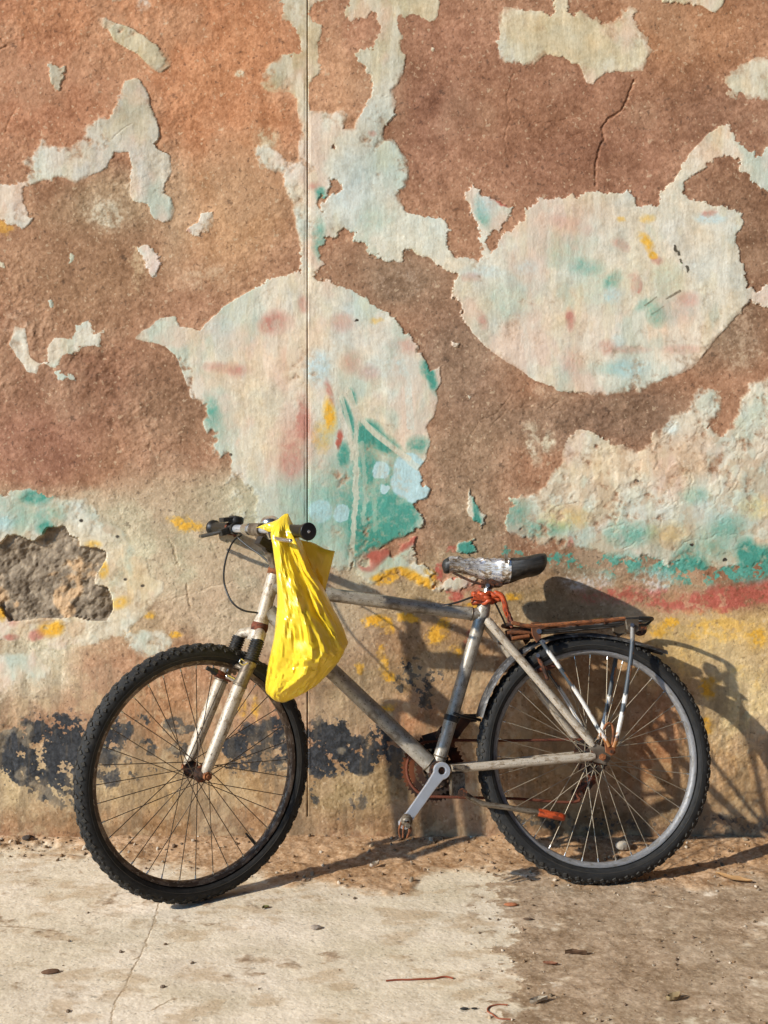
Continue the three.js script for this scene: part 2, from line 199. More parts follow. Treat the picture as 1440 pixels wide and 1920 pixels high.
  for (const [x, y, rx, ry, a, rt] of [[25, 1400, 60, 46, 1], [90, 1390, 90, 60, 1], [60, 1440, 80, 40, 0.95], [130, 1400, 60, 70, 0.95], [100, 1480, 60, 30, 0.7], [125, 1500, 36, 20, 0.55], [200, 1400, 40, 50, 0.9], [215, 1375, 30, 36, 0.8], [185, 1440, 40, 36, 0.75], [268, 1352, 18, 10, 0.8], [325, 1360, 30, 18, 0.95], [348, 1368, 24, 12, 0.8], [240, 1370, 16, 22, 0.9], [280, 1402, 22, 18, 0.8, 30], [345, 1405, 34, 16, 0.95], [295, 1440, 14, 6, 0.8], [255, 1455, 14, 10, 0.8], [240, 1425, 10, 12, 0.7], [205, 1460, 30, 22, 0.6], [480, 1390, 50, 40, 0.95], [520, 1380, 40, 44, 0.95], [440, 1400, 34, 26, 0.7], [450, 1430, 40, 26, 0.65], [505, 1430, 50, 30, 0.7], [550, 1430, 30, 26, 0.8], [545, 1400, 34, 40, 0.9], [620, 1385, 56, 42, 1], [600, 1420, 50, 44, 1], [660, 1420, 50, 36, 0.95], [650, 1395, 40, 26, 0.9], [700, 1410, 40, 36, 0.95], [715, 1385, 30, 36, 1], [680, 1440, 30, 16, 0.9], [745, 1440, 24, 30, 0.95], [750, 1415, 26, 30, 0.8], [765, 1400, 30, 30, 0.6], [770, 1260, 34, 30, 0.55], [815, 1275, 24, 26, 0.4], [760, 1290, 30, 20, 0.4], [800, 1310, 30, 40, 0.4], [1040, 1540, 120, 26, 0.4], [1130, 1545, 120, 22, 0.35], [1370, 1545, 110, 24, 0.5], [590, 1490, 12, 30, 0.4], [660, 1500, 10, 40, 0.35], [640, 1520, 12, 30, 0.3], [680, 1490, 12, 36, 0.3], [420, 1555, 60, 10, 0.3]]) PK(x, y, rx, ry, a, rt || 0);
  // mural paint on the raised coat
  const PT = (x, y, rx, ry, r, g, b, a = 1, rot = 0, c = 0.4) => blob(pT, x, y, rx, ry, [r, g, b], a, rot, c);
  const deep = [62, 140, 122], sky_ = [176, 204, 204], rose = [186, 128, 110];
  for (const [x, y, rx, ry, rt, a] of [[690, 812, 36, 30, 20, 0.95], [720, 832, 40, 22, 25, 0.75], [745, 890, 40, 60, 0, 0.34], [690, 870, 30, 60, 0, 0.5], [715, 960, 70, 80, 0, 0.38], [688, 1010, 40, 46, 0, 0.75], [755, 985, 46, 26, -15, 0.65], [700, 1022, 60, 24, -20, 0.65], [650, 900, 70, 90, 0, 0.14], [620, 1000, 90, 90, 0, 0.16], [710, 1000, 90, 90, 0, 0.3], [740, 930, 60, 70, 0, 0.2], [652, 775, 10, 40, -18, 0.95], [645, 850, 14, 30, 0, 0.6], [662, 745, 10, 20, -15, 0.6], [808, 705, 12, 40, -15, 0.8], [798, 690, 14, 24, 0, 0.6], [785, 835, 26, 22, 0, 0.55], [402, 785, 24, 60, -15, 0.26], [395, 770, 18, 30, 0, 0.3], [600, 900, 110, 60, 0, 0.1], [590, 960, 120, 70, 0, 0.13], [655, 930, 26, 90, 0, 0.25], [800, 1000, 20, 10, 0, 0.6], [770, 960, 30, 24, 0, 0.6],
    [878, 1026, 22, 18, 0, 1], [892, 950, 8, 40, -10, 0.7], [895, 975, 12, 14, 0, 0.9], [965, 965, 50, 36, 0, 0.35], [1020, 990, 60, 20, 0, 0.4], [1090, 1045, 50, 10, 0, 1], [1030, 1045, 70, 12, 0, 0.45], [1180, 1000, 60, 30, 0, 0.4], [1170, 1060, 60, 30, 0, 0.4], [1310, 1075, 40, 36, 20, 0.75], [1390, 1075, 34, 22, -10, 1], [1430, 1055, 40, 40, 0, 0.95], [1400, 1035, 26, 34, 0, 0.9], [1365, 985, 40, 30, 0, 0.35], [1290, 1050, 40, 40, 0, 0.5], [1340, 1020, 50, 40, 0, 0.25], [1240, 1090, 80, 20, 0, 0.3], [1300, 930, 40, 20, 0, 0.25],
    [1100, 500, 40, 22, 0, 0.26], [1150, 525, 26, 18, -40, 0.32], [1230, 590, 22, 30, -20, 0.42], [1210, 570, 30, 12, -30, 0.25], [1120, 540, 90, 60, 10, 0.1], [960, 560, 70, 60, 0, 0.1], [1250, 530, 40, 50, 0, 0.12], [1060, 470, 60, 40, 0, 0.14], [1160, 690, 60, 20, 0, 0.2], [905, 400, 16, 40, -20, 0.4], [70, 930, 40, 20, -10, 0.6], [85, 990, 24, 16, 0, 0.65], [20, 960, 60, 50, 0, 0.22], [100, 920, 22, 14, 0, 0.7], [90, 965, 40, 30, 0, 0.3], [600, 450, 16, 50, 0, 0.4], [602, 365, 12, 16, 0, 0.6], [700, 410, 40, 40, 0, 0.1]]) PT(x, y, rx, ry, ...deep, a, rt);
  for (const [x, y, r, a] of [[714, 882, 15, 1], [722, 916, 8, 1], [640, 963, 15, 0.8], [600, 958, 20, 0.6], [768, 880, 28, 1], [760, 905, 26, 1], [780, 918, 24, 1], [795, 915, 14, 1]]) PT(x, y, r * 1.15, r * 1.15, ...sky_, a, 0, 0.85);
  for (const [x, y, rx, ry, a] of [[600, 690, 40, 46, 0.6], [640, 640, 30, 40, 0.3], [410, 620, 40, 30, 0.3], [1150, 555, 26, 22, 0.5], [1160, 640, 20, 20, 0.4], [905, 510, 50, 16, 0.4], [985, 500, 30, 20, 0.4], [1330, 410, 40, 12, 0.6], [1180, 690, 50, 26, 0.5], [910, 385, 26, 30, 0.5], [5, 980, 26, 26, 0.5], [1385, 440, 30, 30, 0.2], [1330, 960, 60, 30, 0.3], [730, 690, 80, 30, 0.3], [660, 360, 50, 80, 0.25], [1260, 800, 20, 20, 0.4]]) PT(x, y, rx, ry, 190, 208, 206, a);
  for (const [x, y, rx, ry, rt, a] of [[515, 605, 36, 30, -15, 0.5], [500, 612, 20, 22, 0, 0.4], [425, 690, 60, 14, 4, 0.4], [445, 698, 20, 16, 0, 0.4], [560, 830, 44, 76, 10, 0.42], [545, 870, 30, 50, 0, 0.4], [570, 780, 18, 50, 0, 0.7], [568, 570, 14, 22, 0, 0.5], [640, 605, 30, 24, 0, 0.35], [660, 680, 26, 26, 0, 0.35], [690, 700, 30, 20, 0, 0.3], [760, 650, 40, 20, 10, 0.3], [618, 735, 8, 34, -18, 0.6], [636, 822, 8, 22, 8, 1], [450, 640, 80, 40, 0, 0.12],
    [700, 1045, 36, 20, -25, 1], [745, 1025, 50, 16, -22, 1], [775, 1012, 16, 14, 0, 1], [690, 1060, 24, 16, 0, 0.8],
    [940, 377, 26, 9, 20, 1.0], [1330, 400, 18, 8, -10, 0.6], [1165, 460, 24, 14, 30, 0.4], [1190, 530, 14, 26, 0, 0.4], [1200, 540, 6, 14, 0, 0.8], [1232, 490, 14, 12, 0, 0.5], [1070, 600, 12, 28, 0, 0.5], [1068, 595, 8, 14, 0, 0.5], [1140, 650, 24, 18, 0, 0.4], [1180, 655, 50, 10, 0, 0.35], [905, 600, 12, 24, -15, 0.45], [1270, 580, 50, 40, 0, 0.2], [1280, 655, 50, 12, 0, 0.35], [1070, 420, 60, 20, 20, 0.2], [1075, 680, 30, 40, 0, 0.3], [885, 520, 24, 14, 0, 0.3], [1290, 560, 30, 20, 0, 0.3], [1070, 1020, 8, 16, 0, 0.8], [20, 1195, 20, 8, 0, 0.8], [70, 1190, 20, 14, -20, 0.95], [700, 250, 10, 8, 0, 0.5], [590, 350, 14, 10, 0, 0.5], [350, 435, 12, 8, 0, 0.5], [25, 1165, 14, 14, 0, 0.5]]) PT(x, y, rx, ry, ...(a >= 1 ? redc : rose), a, rt);
  for (const [x, y, rx, ry, rt, a] of [[618, 780, 16, 40, -10, 0.75], [605, 820, 22, 36, 0, 0.4], [1212, 455, 14, 26, -35, 0.6], [1165, 410, 12, 8, 0, 0.4], [1225, 480, 12, 8, 30, 0.8], [1215, 410, 20, 12, 0, 0.35], [705, 600, 16, 8, 0, 0.35], [180, 1050, 20, 16, 0, 0.75], [195, 1068, 12, 20, 0, 0.7], [225, 1130, 26, 14, -20, 0.5], [95, 1180, 30, 18, 0, 0.7], [110, 1175, 16, 16, 0, 0.6], [175, 1020, 20, 10, 0, 0.5], [5, 1150, 10, 20, 0, 0.8], [770, 1085, 40, 18, 20, 1], [735, 1075, 40, 12, -15, 1], [800, 1095, 14, 16, 0, 1], [720, 1085, 30, 10, 0, 0.8], [1060, 970, 60, 30, 0, 0.2], [1250, 1000, 50, 30, 0, 0.15], [1420, 950, 40, 30, 0, 0.2]]) PT(x, y, rx, ry, ...yel, a, rt);
  stroke(pT, '668,770 668,830 668,900 665,960 660,1030 655,1080', css([206, 200, 178], 0.75), 9); stroke(pT, '655,735 668,775 700,810 745,845 768,860', css([206, 198, 174], 0.8), 10); stroke(pT, '690,800 735,835 775,870 790,880', css([208, 200, 176], 0.5), 12); stroke(pT, '680,830 684,900 682,980', css([206, 200, 176], 0.4), 8); stroke(pT, '720,860 700,920 705,990', css([206, 200, 176], 0.3), 10); stroke(pT, '740,640 765,720 770,800', css([196, 206, 196], 0.35), 14); stroke(pT, '640,740 655,800 660,860', css([208, 200, 178], 0.7), 7);
  stroke(pT, '1266,462 1272,476', css([70, 62, 48], 0.9), 4); stroke(pT, '1274,485 1279,492', css([70, 62, 48], 0.9), 4); stroke(pT, '1287,500 1290,506', css([70, 62, 48], 0.9), 5);
  stroke(pT, '1210,572 1232,556', css([104, 92, 72], 0.6), 3); stroke(pT, '1250,560 1276,546', css([104, 92, 72], 0.6), 4); stroke(pT, '1222,590 1246,576', css([130, 120, 100], 0.5), 3);
  for (const [x, y] of [[1194, 902], [1297, 1022], [152, 976], [310, 965], [668, 602], [236, 1085], [268, 1098], [220, 1005], [1360, 1050], [432, 852]]) PT(x, y, 4, 3, 50, 42, 34, 1, 0, 0.8);

  // cracks
  cCrack.fillStyle = k; cCrack.fillRect(X0, Y0, PW, PH);
  for (const [p, wd] of [['1190,150 1175,190 1165,208 1140,225 1128,240 1132,262 1124,280 1118,300 1116,330 1118,350', 2.6], ['962,140 952,190 958,225 946,260 960,310', 1.6], ['1165,208 1190,212 1220,205', 1.3], ['958,225 1000,232 1040,228 1080,222', 1.3], ['720,180 760,185 780,200', 1.2], ['1060,260 1090,250 1118,255', 1.0], ['250,230 210,260', 1], ['20,220 10,250 30,200', 1.4], ['0,70 15,85 0,92', 2], ['10,165 30,168', 1.2], ['880,850 880,820 900,790 930,775 960,740', 1.1], ['920,800 950,770 1000,760', 1.1], ['1010,760 1030,765 1045,755', 1.6], ['1255,910 1262,940 1270,950', 1.4], ['1345,885 1355,920 1340,945', 1.2], ['1430,810 1432,840 1415,865', 1.2], ['1270,1030 1290,1015 1330,1010 1350,1000 1400,1005', 1.3], ['1085,660 1100,680', 1], ['300,1130 420,1095 440,1092', 1.2], ['350,1098 358,1140', 2.0], ['318,1010 330,1045 336,1060', 1.8], ['170,945 174,960', 1.6], ['395,1012 402,1035 410,1050', 1.6], ['660,1150 690,1175 700,1200', 1], ['630,1440 635,1560', 1.3], ['660,1450 668,1560', 1.2], ['600,1450 604,1555', 1.0], ['700,1470 705,1565', 1.0], ['20,1380 30,1470', 1], ['1200,800 1240,820 1270,790', 1], ['1100,950 1130,990 1170,985 1200,1000', 1], ['1010,920 1040,950 1090,940', 1], ['1150,960 1160,1000', 1], ['1210,1010 1170,1030', 1], ['1270,860 1300,900 1290,930', 1], ['1380,830 1390,880 1370,920', 1.2]]) stroke(cCrack, p, wd > 2.2 ? '#8c8c8c' : wd > 1.7 ? '#777' : '#444', wd * 1.4);
}
const cBlur = canvas(); cBlur.setTransform(1, 0, 0, 1, 0, 0); cBlur.filter = 'blur(8px)'; cBlur.drawImage(cMask.canvas, 0, 0); cBlur.filter = 'none'; cBlur.setTransform(SC, 0, 0, SC, -X0 * SC, -Y0 * SC);
for (const [x, y, r] of [[108, 143, 30], [372, 422, 36], [282, 490, 34], [270, 485, 20], [95, 570, 14], [8, 495, 12], [250, 80, 50], [122, 705, 30], [60, 680, 60], [150, 640, 60], [852, 646, 16], [815, 712, 26], [875, 1025, 34], [890, 950, 50], [812, 92, 12], [910, 400, 60], [20, 385, 50]]) { cBlur.fillStyle = '#fff'; cBlur.beginPath(); cBlur.arc(x, y, r, 0, 7); cBlur.fill(); }
const dBlur = pixels(cBlur), dBase = pixels(cBase), dTop = pixels(cTop), dMask = pixels(cMask), dHole = pixels(cHole), dPB = pixels(pB), dPT = pixels(pT), dCrack = pixels(cCrack);
console.log('canvases', Date.now());
const at = (d, x, y, ch) => { const i = clamp(Math.round((x - X0) * SC), 0, CW - 1), j = clamp(Math.round((y - Y0) * SC), 0, CH - 1); return d[(j * CW + i) * 4 + ch]; };
function lin(d, x, y, ch) {                                            // bilinear
  const fx = clamp((x - X0) * SC, 0, CW - 1.001), fy = clamp((y - Y0) * SC, 0, CH - 1.001), i = fx | 0, j = fy | 0, tx = fx - i, ty = fy - j, k = (j * CW + i) * 4 + ch;
  const a = d[k], b = d[k + 4], c = d[k + CW * 4], e = d[k + CW * 4 + 4]; return a + (b - a) * tx + (c - a + (a - b - c + e) * tx) * ty;
}
const ALB = 1 / 1.16;                                                   // photographed tone -> base colour
const hgt = new Float32Array(CW * CH), topM = new Float32Array(CW * CH), holeM = new Float32Array(CW * CH);
const colA = new Uint8Array(CW * CH * 4), bumpA = new Uint8Array(CW * CH * 4);
const GROOVE = 576.6;
{
  const lut = new Float32Array(256); for (let i = 0; i < 256; i++) lut[i] = s2l(i);
  const L = (v) => { const i = clamp(v, 0, 254.99) | 0; return lut[i] + (lut[i + 1] - lut[i]) * (v - i); };
  for (let j = 0; j < CH; j++) for (let i = 0; i < CW; i++) {
    const X = X0 + i / SC, Y = Y0 + j / SC, q = j * CW + i;
    const n40 = nz(X, Y, 46, 1), n40b = nz(X, Y, 46, 2), n12 = nz(X, Y, 13, 3), n12b = nz(X, Y, 13, 4), n5 = nz(X, Y, 5, 5), n100 = nz(X, Y, 130, 6), n100b = nz(X, Y, 130, 7), n24 = nz(X, Y, 24, 8);
    const n5b = nz(X, Y, 5, 9), jag = 0.25 + 1.7 * sstep(0.35, 0.65, nz(X, Y, 150, 29)), wx = X + 7 * (n40 - 0.5) + jag * (8 * (n12 - 0.5) + 3 * (n5 - 0.5)), wy = Y + 7 * (n40b - 0.5) + jag * (8 * (n12b - 0.5) + 3 * (n5b - 0.5));
    let m = lin(dMask, wx, wy, 0) / 255; m = sstep(0.34, 0.66, m + (m > 0.02 && m < 0.98 ? (n24 - 0.5) * 0.9 + (n12 - 0.5) * 0.5 : 0));
    const worn = sstep(0.46, 0.6, nz(X, Y, 190, 19)) * (X < 1000 && Y < 520 || Y > 700 ? 1 : 0.5); if (m > 0) m *= lerp(1, sstep(0.42, 1.0, lin(dBlur, X, Y, 0) / 255 + (n12 - 0.5) * 0.55 + (n24 - 0.5) * 0.5 + (n5 - 0.5) * 0.3), worn);
    // thin worn-through places in the flaking coat low on the right and on the left
    const flaky = sstep(900, 1010, X) * sstep(690, 780, Y) + sstep(330, 150, X) * sstep(900, 940, Y) * sstep(1240, 1180, Y);
    const hole = sstep(0.35, 0.65, lin(dHole, wx, wy, 0) / 255);
    m *= 1 - hole;
    // colours
    const sx = X + 26 * (n40 - 0.5), sy = Y + 26 * (n40b - 0.5);
    const bx = X + 60 * (n100 - 0.5), by = Y + 60 * (n100b - 0.5); let r = lin(dBase, bx, by, 0), g = lin(dBase, bx, by, 1), b = lin(dBase, bx, by, 2);
    r *= 0.985; b *= 0.975; const blotch = (n100 - 0.5) * 32 + (n24 - 0.5) * 34 + (n5 - 0.5) * 46;
    r += blotch; g += blotch * 0.92; b += blotch * 0.85;
    const gray = sstep(0.53, 0.74, nz(X, Y, 110, 11)) * (0.24 + 0.2 * sstep(700, 1000, Y)); r = lerp(r, 190, gray); g = lerp(g, 158, gray); b = lerp(b, 128, gray);
    const spk = nz(X, Y, 7, 12); if (spk > 0.8) { const t = sstep(0.8, 0.88, spk) * 0.55; r = lerp(r, 214, t); g = lerp(g, 190, t); b = lerp(b, 158, t); } else if (spk < 0.2) { const t = sstep(0.2, 0.12, spk) * 0.5; r *= 1 - t * 0.5; g *= 1 - t * 0.52; b *= 1 - t * 0.54; }
    { let a = lin(dPB, wx, wy, 3) / 255; if (a > 0.02) { const dk = at(dPB, wx, wy, 0) < 90; a = dk ? sstep(0.42, 0.6, a * 0.9 + (n24 - 0.5) * 1.0 + (n12 - 0.5) * 1.4 + (n5 - 0.5) * 1.0) * Math.min(0.97, 0.36 + a) : 0.45 * clamp(a * (1 + (n24 - 0.5) + (n5 - 0.5))) + 0.55 * sstep(0.3, 0.72, a * 0.95 + (n24 - 0.5) * 0.9 + (n12 - 0.5) * 0.8 + (n5 - 0.5) * 0.8) * Math.min(1, 0.3 + a); const vv = (n5 - 0.5) * 40 + (n24 - 0.5) * 30; if (!dk) a *= 1 - 0.6 * sstep(0.58, 0.72, nz(X, Y, 16, 36)); r = lerp(r, at(dPB, wx, wy, 0) + vv, a); g = lerp(g, at(dPB, wx, wy, 1) + vv, a); b = lerp(b, at(dPB, wx, wy, 2) + vv, a); } }
    const low = sstep(1120, 1330, Y); if (low > 0) { const t = low * sstep(0.5, 0.72, nz(X * 1.3, Y * 0.8, 80, 26)) * 0.45; r = lerp(r, 138, t); g = lerp(g, 116, t); b = lerp(b, 88, t); const d2 = low * sstep(0.56, 0.72, nz(X * 2.6, Y * 0.35, 40, 27)) * 0.35; r = lerp(r, 122, d2); g = lerp(g, 104, d2); b = lerp(b, 80, d2); const l2 = low * sstep(0.6, 0.76, nz(X, Y, 34, 28)) * 0.4; r = lerp(r, 212, l2); g = lerp(g, 186, l2); b = lerp(b, 146, l2); }
    if (m > 0.01) {
      let R = lin(dTop, sx, sy, 0) + 7, G = lin(dTop, sx, sy, 1) + 8, Bc = lin(dTop, sx, sy, 2) + 12;
      const v = (n24 - 0.5) * 22 + (n5 - 0.5) * 24 + (n100 - 0.5) * 14; R += v + (n40 - 0.5) * 18; G += v; Bc += v - (n40 - 0.5) * 16;
      const strk = (nz(X * 3.2, Y * 0.45, 40, 34) - 0.5) * 26; R += strk; G += strk; Bc += strk; const gst = sstep(0.48, 0.74, nz(X * 1.4, Y * 0.8, 90, 14)) * 0.56 * sstep(170, 360, Y + 0.12 * (X - 500)); R = lerp(R, 178, gst); G = lerp(G, 194, gst); Bc = lerp(Bc, 178, gst);
      const pk = sstep(0.56, 0.82, nz(X, Y * 0.8, 80, 15)) * 0.5; R = lerp(R, 222, pk); G = lerp(G, 186, pk); Bc = lerp(Bc, 164, pk); const wh = sstep(0.58, 0.74, nz(X * 2, Y * 0.6, 60, 35)) * 0.4; R = lerp(R, 224, wh); G = lerp(G, 218, wh); Bc = lerp(Bc, 200, wh); const ys = sstep(0.6, 0.8, nz(X * 1.5, Y * 0.6, 44, 18)) * 0.16; R = lerp(R, 216, ys); G = lerp(G, 198, ys); Bc = lerp(Bc, 146, ys);
      if (flaky > 0) { const t = flaky * sstep(0.58, 0.7, nz(X, Y, 34, 16)) * 0.4; R = lerp(R, 186, t); G = lerp(G, 152, t); Bc = lerp(Bc, 118, t); }
      const tx = X + 0.45 * (wx - X), ty = Y + 0.45 * (wy - Y); let a = lin(dPT, tx, ty, 3) / 255;
      if (a > 0.02) { a = clamp(a * (1.02 + 1.0 * (n24 - 0.5) + 1.1 * (n5 - 0.5) + 0.5 * (n12 - 0.5)) + (a > 0.5 ? 0.1 : 0), 0, 0.96); R = lerp(R, at(dPT, tx, ty, 0) + v * 0.7, a); G = lerp(G, at(dPT, tx, ty, 1) + v * 0.7, a); Bc = lerp(Bc, at(dPT, tx, ty, 2) + v * 0.7, a); }
      r = lerp(r, R, m); g = lerp(g, G, m); b = lerp(b, Bc, m);
    }
    if (hole > 0) { const t = nz(X, Y, 30, 21), o = sstep(0.62, 0.76, nz(X, Y, 60, 22)) * 0.8; r = lerp(r, lerp(136 + 80 * (n12 - 0.5), 212, o), hole); g = lerp(g, lerp(120 + 76 * (n12 - 0.5), 172, o), hole); b = lerp(b, lerp(100 + 68 * (n12 - 0.5), 128, o), hole); }
    // relief, metres
    const left = sstep(640, 480, X) * sstep(1000, 820, Y), rough = (0.5 + left * 0.9 + flaky * 0.35 + sstep(1000, 1250, Y) * 0.35) * (0.35 + 1.3 * sstep(0.3, 0.75, nz(X, Y, 210, 24)));
    let h = (n24 - 0.5) * 0.0030 * rough * (1 - 0.6 * m) + (n100 - 0.5) * 0.006 + (n12 - 0.5) * 0.0015 * rough * (1 - 0.55 * m);
    h += m * (0.0027 + 0.0044 * (nz(X, Y, 260, 25) - 0.5)) * (1 - 0.55 * sstep(420, 250, X) * sstep(880, 930, Y)) ;
    if (flaky > 0) { const e = nz(X, Y, 40, 17); h += flaky * m * (sstep(0.47, 0.49, e) * 0.0008 + sstep(0.57, 0.59, e) * 0.001); }
    h -= 0.006 * lin(dCrack, X + 6 * (n12 - 0.5), Y + 6 * (n12b - 0.5), 0) / 255;
    h -= hole * (0.010 + 0.030 * (nz(X, Y, 70, 23) - 0.5) + 0.014 * (n24 - 0.5) + 0.010 * (n12 - 0.5));
    h -= sstep(1450, 1560, Y) * 0.004 * (n24 - 0.3);
    hgt[q] = h; topM[q] = m; holeM[q] = hole;
    colA[q * 4] = l2s(Math.min(0.85, L(r) * ALB)); colA[q * 4 + 1] = l2s(Math.min(0.85, L(g) * ALB)); colA[q * 4 + 2] = l2s(Math.min(0.85, L(b) * ALB)); colA[q * 4 + 3] = 255;
    const bm = clamp(0.5 + (nz(X, Y, 9, 31) - 0.5) * 0.8 * rough * (1 - 0.6 * m) + (nz(X, Y, 3.4, 32) - 0.5) * (0.8 - 0.4 * m) + m * 0.5 * (nz(X * 2.2, Y * 0.5, 12, 33) - 0.5)) * 255; bumpA[q * 4] = bumpA[q * 4 + 1] = bumpA[q * 4 + 2] = bm; bumpA[q * 4 + 3] = 255;
  }
}
console.log('wall texels', Date.now());
function flipTex(a, srgb) {                                             // rows run downwards in the photo, upwards in a texture
  const o = new Uint8Array(a.length), row = CW * 4; for (let j = 0; j < CH; j++) o.set(a.subarray(j * row, (j + 1) * row), (CH - 1 - j) * row);
  const t = new THREE.DataTexture(o, CW, CH); t.magFilter = THREE.LinearFilter; t.minFilter = THREE.LinearMipmapLinearFilter; t.generateMipmaps = true; t.wrapS = t.wrapT = THREE.MirroredRepeatWrapping; if (srgb) t.colorSpace = THREE.SRGBColorSpace; t.needsUpdate = true; return t;
}
const wallMat = new THREE.MeshStandardMaterial({ name: 'flaking painted plaster', map: flipTex(colA, true), bumpMap: flipTex(bumpA), bumpScale: 0.0013, roughness: 0.92 });
const wall = new THREE.Group();
thing(wall, 'plastered_wall', 'old plastered wall with flaking mural paint behind the bicycle', 'wall');
{
  const mir = (t, n) => { t = ((t % (2 * n)) + 2 * n) % (2 * n); return t > n ? 2 * n - t : t; };
  const fetch = (arr, x, y) => { const i = clamp(Math.round(mir(x - X0, PW - 1) * SC), 0, CW - 1), j = clamp(Math.round(mir(y - Y0, PH - 1) * SC), 0, CH - 1); return arr[j * CW + i]; };
  const xs = [], ys = [];
  for (let x = -1900; x < -58; x += 18) xs.push(x);
  for (let x = -58; x <= 1498; x += 2) { if (Math.abs(x - GROOVE) < 4.5) continue; xs.push(x); }
  for (const d of [-4.2, -2.6, -1.2, -0.6, 0.6, 1.2, 2.6, 4.2]) xs.push(GROOVE + d);
  for (let x = 1516; x < 3300; x += 18) xs.push(x);
  xs.sort((a, b) => a - b);
  for (let y = -560; y < -58; y += 18) ys.push(y);
  for (let y = -58; y <= 1582; y += 2) ys.push(y);
  const nx = xs.length, ny = ys.length, Z = new Float32Array(nx * ny);
  for (let j = 0; j < ny; j++) for (let i = 0; i < nx; i++) {
    let z = fetch(hgt, xs[i], ys[j]); const d = Math.abs(xs[i] - GROOVE - 0.6 * (nz(0, ys[j], 200, 41) - 0.5));
    if (ys[j] < 1532 && Math.abs(xs[i] - GROOVE) < 5) z = d < 0.95 ? -0.0015 - 0.0035 * sstep(0.35, 0.65, nz(3, ys[j], 90, 42)) : z * 0.4 + 0.0008;
    Z[j * nx + i] = z;
  }
  const P = new Float32Array(nx * ny * 3), N = new Float32Array(nx * ny * 3), U = new Float32Array(nx * ny * 2);
  for (let j = 0; j < ny; j++) for (let i = 0; i < nx; i++) {
    const q = j * nx + i, i0 = Math.max(0, i - 1), i1 = Math.min(nx - 1, i + 1), j0 = Math.max(0, j - 1), j1 = Math.min(ny - 1, j + 1);
    P[q * 3] = WX(xs[i]); P[q * 3 + 1] = WY(ys[j]); P[q * 3 + 2] = Z[q];
    const gx = (Z[j * nx + i1] - Z[j * nx + i0]) / (WX(xs[i1]) - WX(xs[i0])), gy = (Z[j1 * nx + i] - Z[j0 * nx + i]) / (WY(ys[j1]) - WY(ys[j0])), l = Math.hypot(gx, gy, 1);
    N[q * 3] = -gx / l; N[q * 3 + 1] = -gy / l; N[q * 3 + 2] = 1 / l;
    U[q * 2] = (xs[i] - X0) / PW; U[q * 2 + 1] = 1 - (ys[j] - Y0) / PH;
  }
  // split into coats: connected patches of the raised coat, the broken masonry, the joint, the under-coat
  const cx = nx - 1, cy = ny - 1, lab = new Int32Array(cx * cy).fill(-1);
  for (let j = 0; j < cy; j++) for (let i = 0; i < cx; i++) {
    const x = (xs[i] + xs[i + 1]) / 2, y = (ys[j] + ys[j + 1]) / 2;
    lab[j * cx + i] = x < -50 || x > 1490 || y < -50 ? 0 : Math.abs(x - GROOVE) < 1.1 && y < 1532 ? 1 : fetch(holeM, x, y) > 0.5 ? 2 : fetch(topM, x, y) > 0.5 ? -1 : 0;
  }
  let next = 3; const stack = [];
  for (let s = 0; s < lab.length; s++) if (lab[s] === -1) {
    const cells = [s]; lab[s] = next; stack.push(s);
    while (stack.length) { const c = stack.pop(), i = c % cx, j = (c / cx) | 0; for (const [a, b] of [[i - 1, j], [i + 1, j], [i, j - 1], [i, j + 1]]) if (a >= 0 && b >= 0 && a < cx && b < cy && lab[b * cx + a] === -1) { lab[b * cx + a] = next; cells.push(b * cx + a); stack.push(b * cx + a); } }
    if (cells.length < 26) for (const c of cells) lab[c] = 0; else next++;
  }
  const lists = Array.from({ length: next }, () => []); for (let c = 0; c < lab.length; c++) lists[lab[c]].push(c);
  lists.forEach((cells, id) => {
    if (!cells.length) return; const map = new Map(), idx = new Uint32Array(cells.length * 6), vs = []; let o = 0;
    const vid = (q) => { let v = map.get(q); if (v === undefined) { v = vs.length; vs.push(q); map.set(q, v); } return v; };
    for (const c of cells) { const i = c % cx, j = (c / cx) | 0, a = vid(j * nx + i), b = vid(j * nx + i + 1), d = vid((j + 1) * nx + i), e = vid((j + 1) * nx + i + 1); idx[o++] = a; idx[o++] = d; idx[o++] = b; idx[o++] = b; idx[o++] = d; idx[o++] = e; }
    const p = new Float32Array(vs.length * 3), n = new Float32Array(vs.length * 3), u = new Float32Array(vs.length * 2);
    vs.forEach((q, k) => { for (let c = 0; c < 3; c++) { p[k * 3 + c] = P[q * 3 + c]; n[k * 3 + c] = N[q * 3 + c]; } u[k * 2] = U[q * 2]; u[k * 2 + 1] = U[q * 2 + 1]; });
    const g = new THREE.BufferGeometry(); g.setAttribute('position', new THREE.BufferAttribute(p, 3)); g.setAttribute('normal', new THREE.BufferAttribute(n, 3)); g.setAttribute('uv', new THREE.BufferAttribute(u, 2)); g.setIndex(new THREE.BufferAttribute(idx, 1));
    mesh(id === 0 ? 'under_coat' : id === 1 ? 'joint' : id === 2 ? 'exposed_masonry' : 'paint_patch', g, wallMat, wall);
  });
  console.log('wall parts', next, Date.now());
  const x0 = WX(xs[0]), x1 = WX(xs[nx - 1]), y1 = WY(ys[0]);
  const core = mesh('masonry_core', new THREE.BoxGeometry(x1 - x0, y1 + 0.3, 0.22), new THREE.MeshStandardMaterial({ color: new THREE.Color().setRGB(0.28, 0.2, 0.14), roughness: 1 }), wall);
  core.position.set((x0 + x1) / 2, (y1 - 0.3) / 2 - 0.004, -0.07 - 0.11);
}

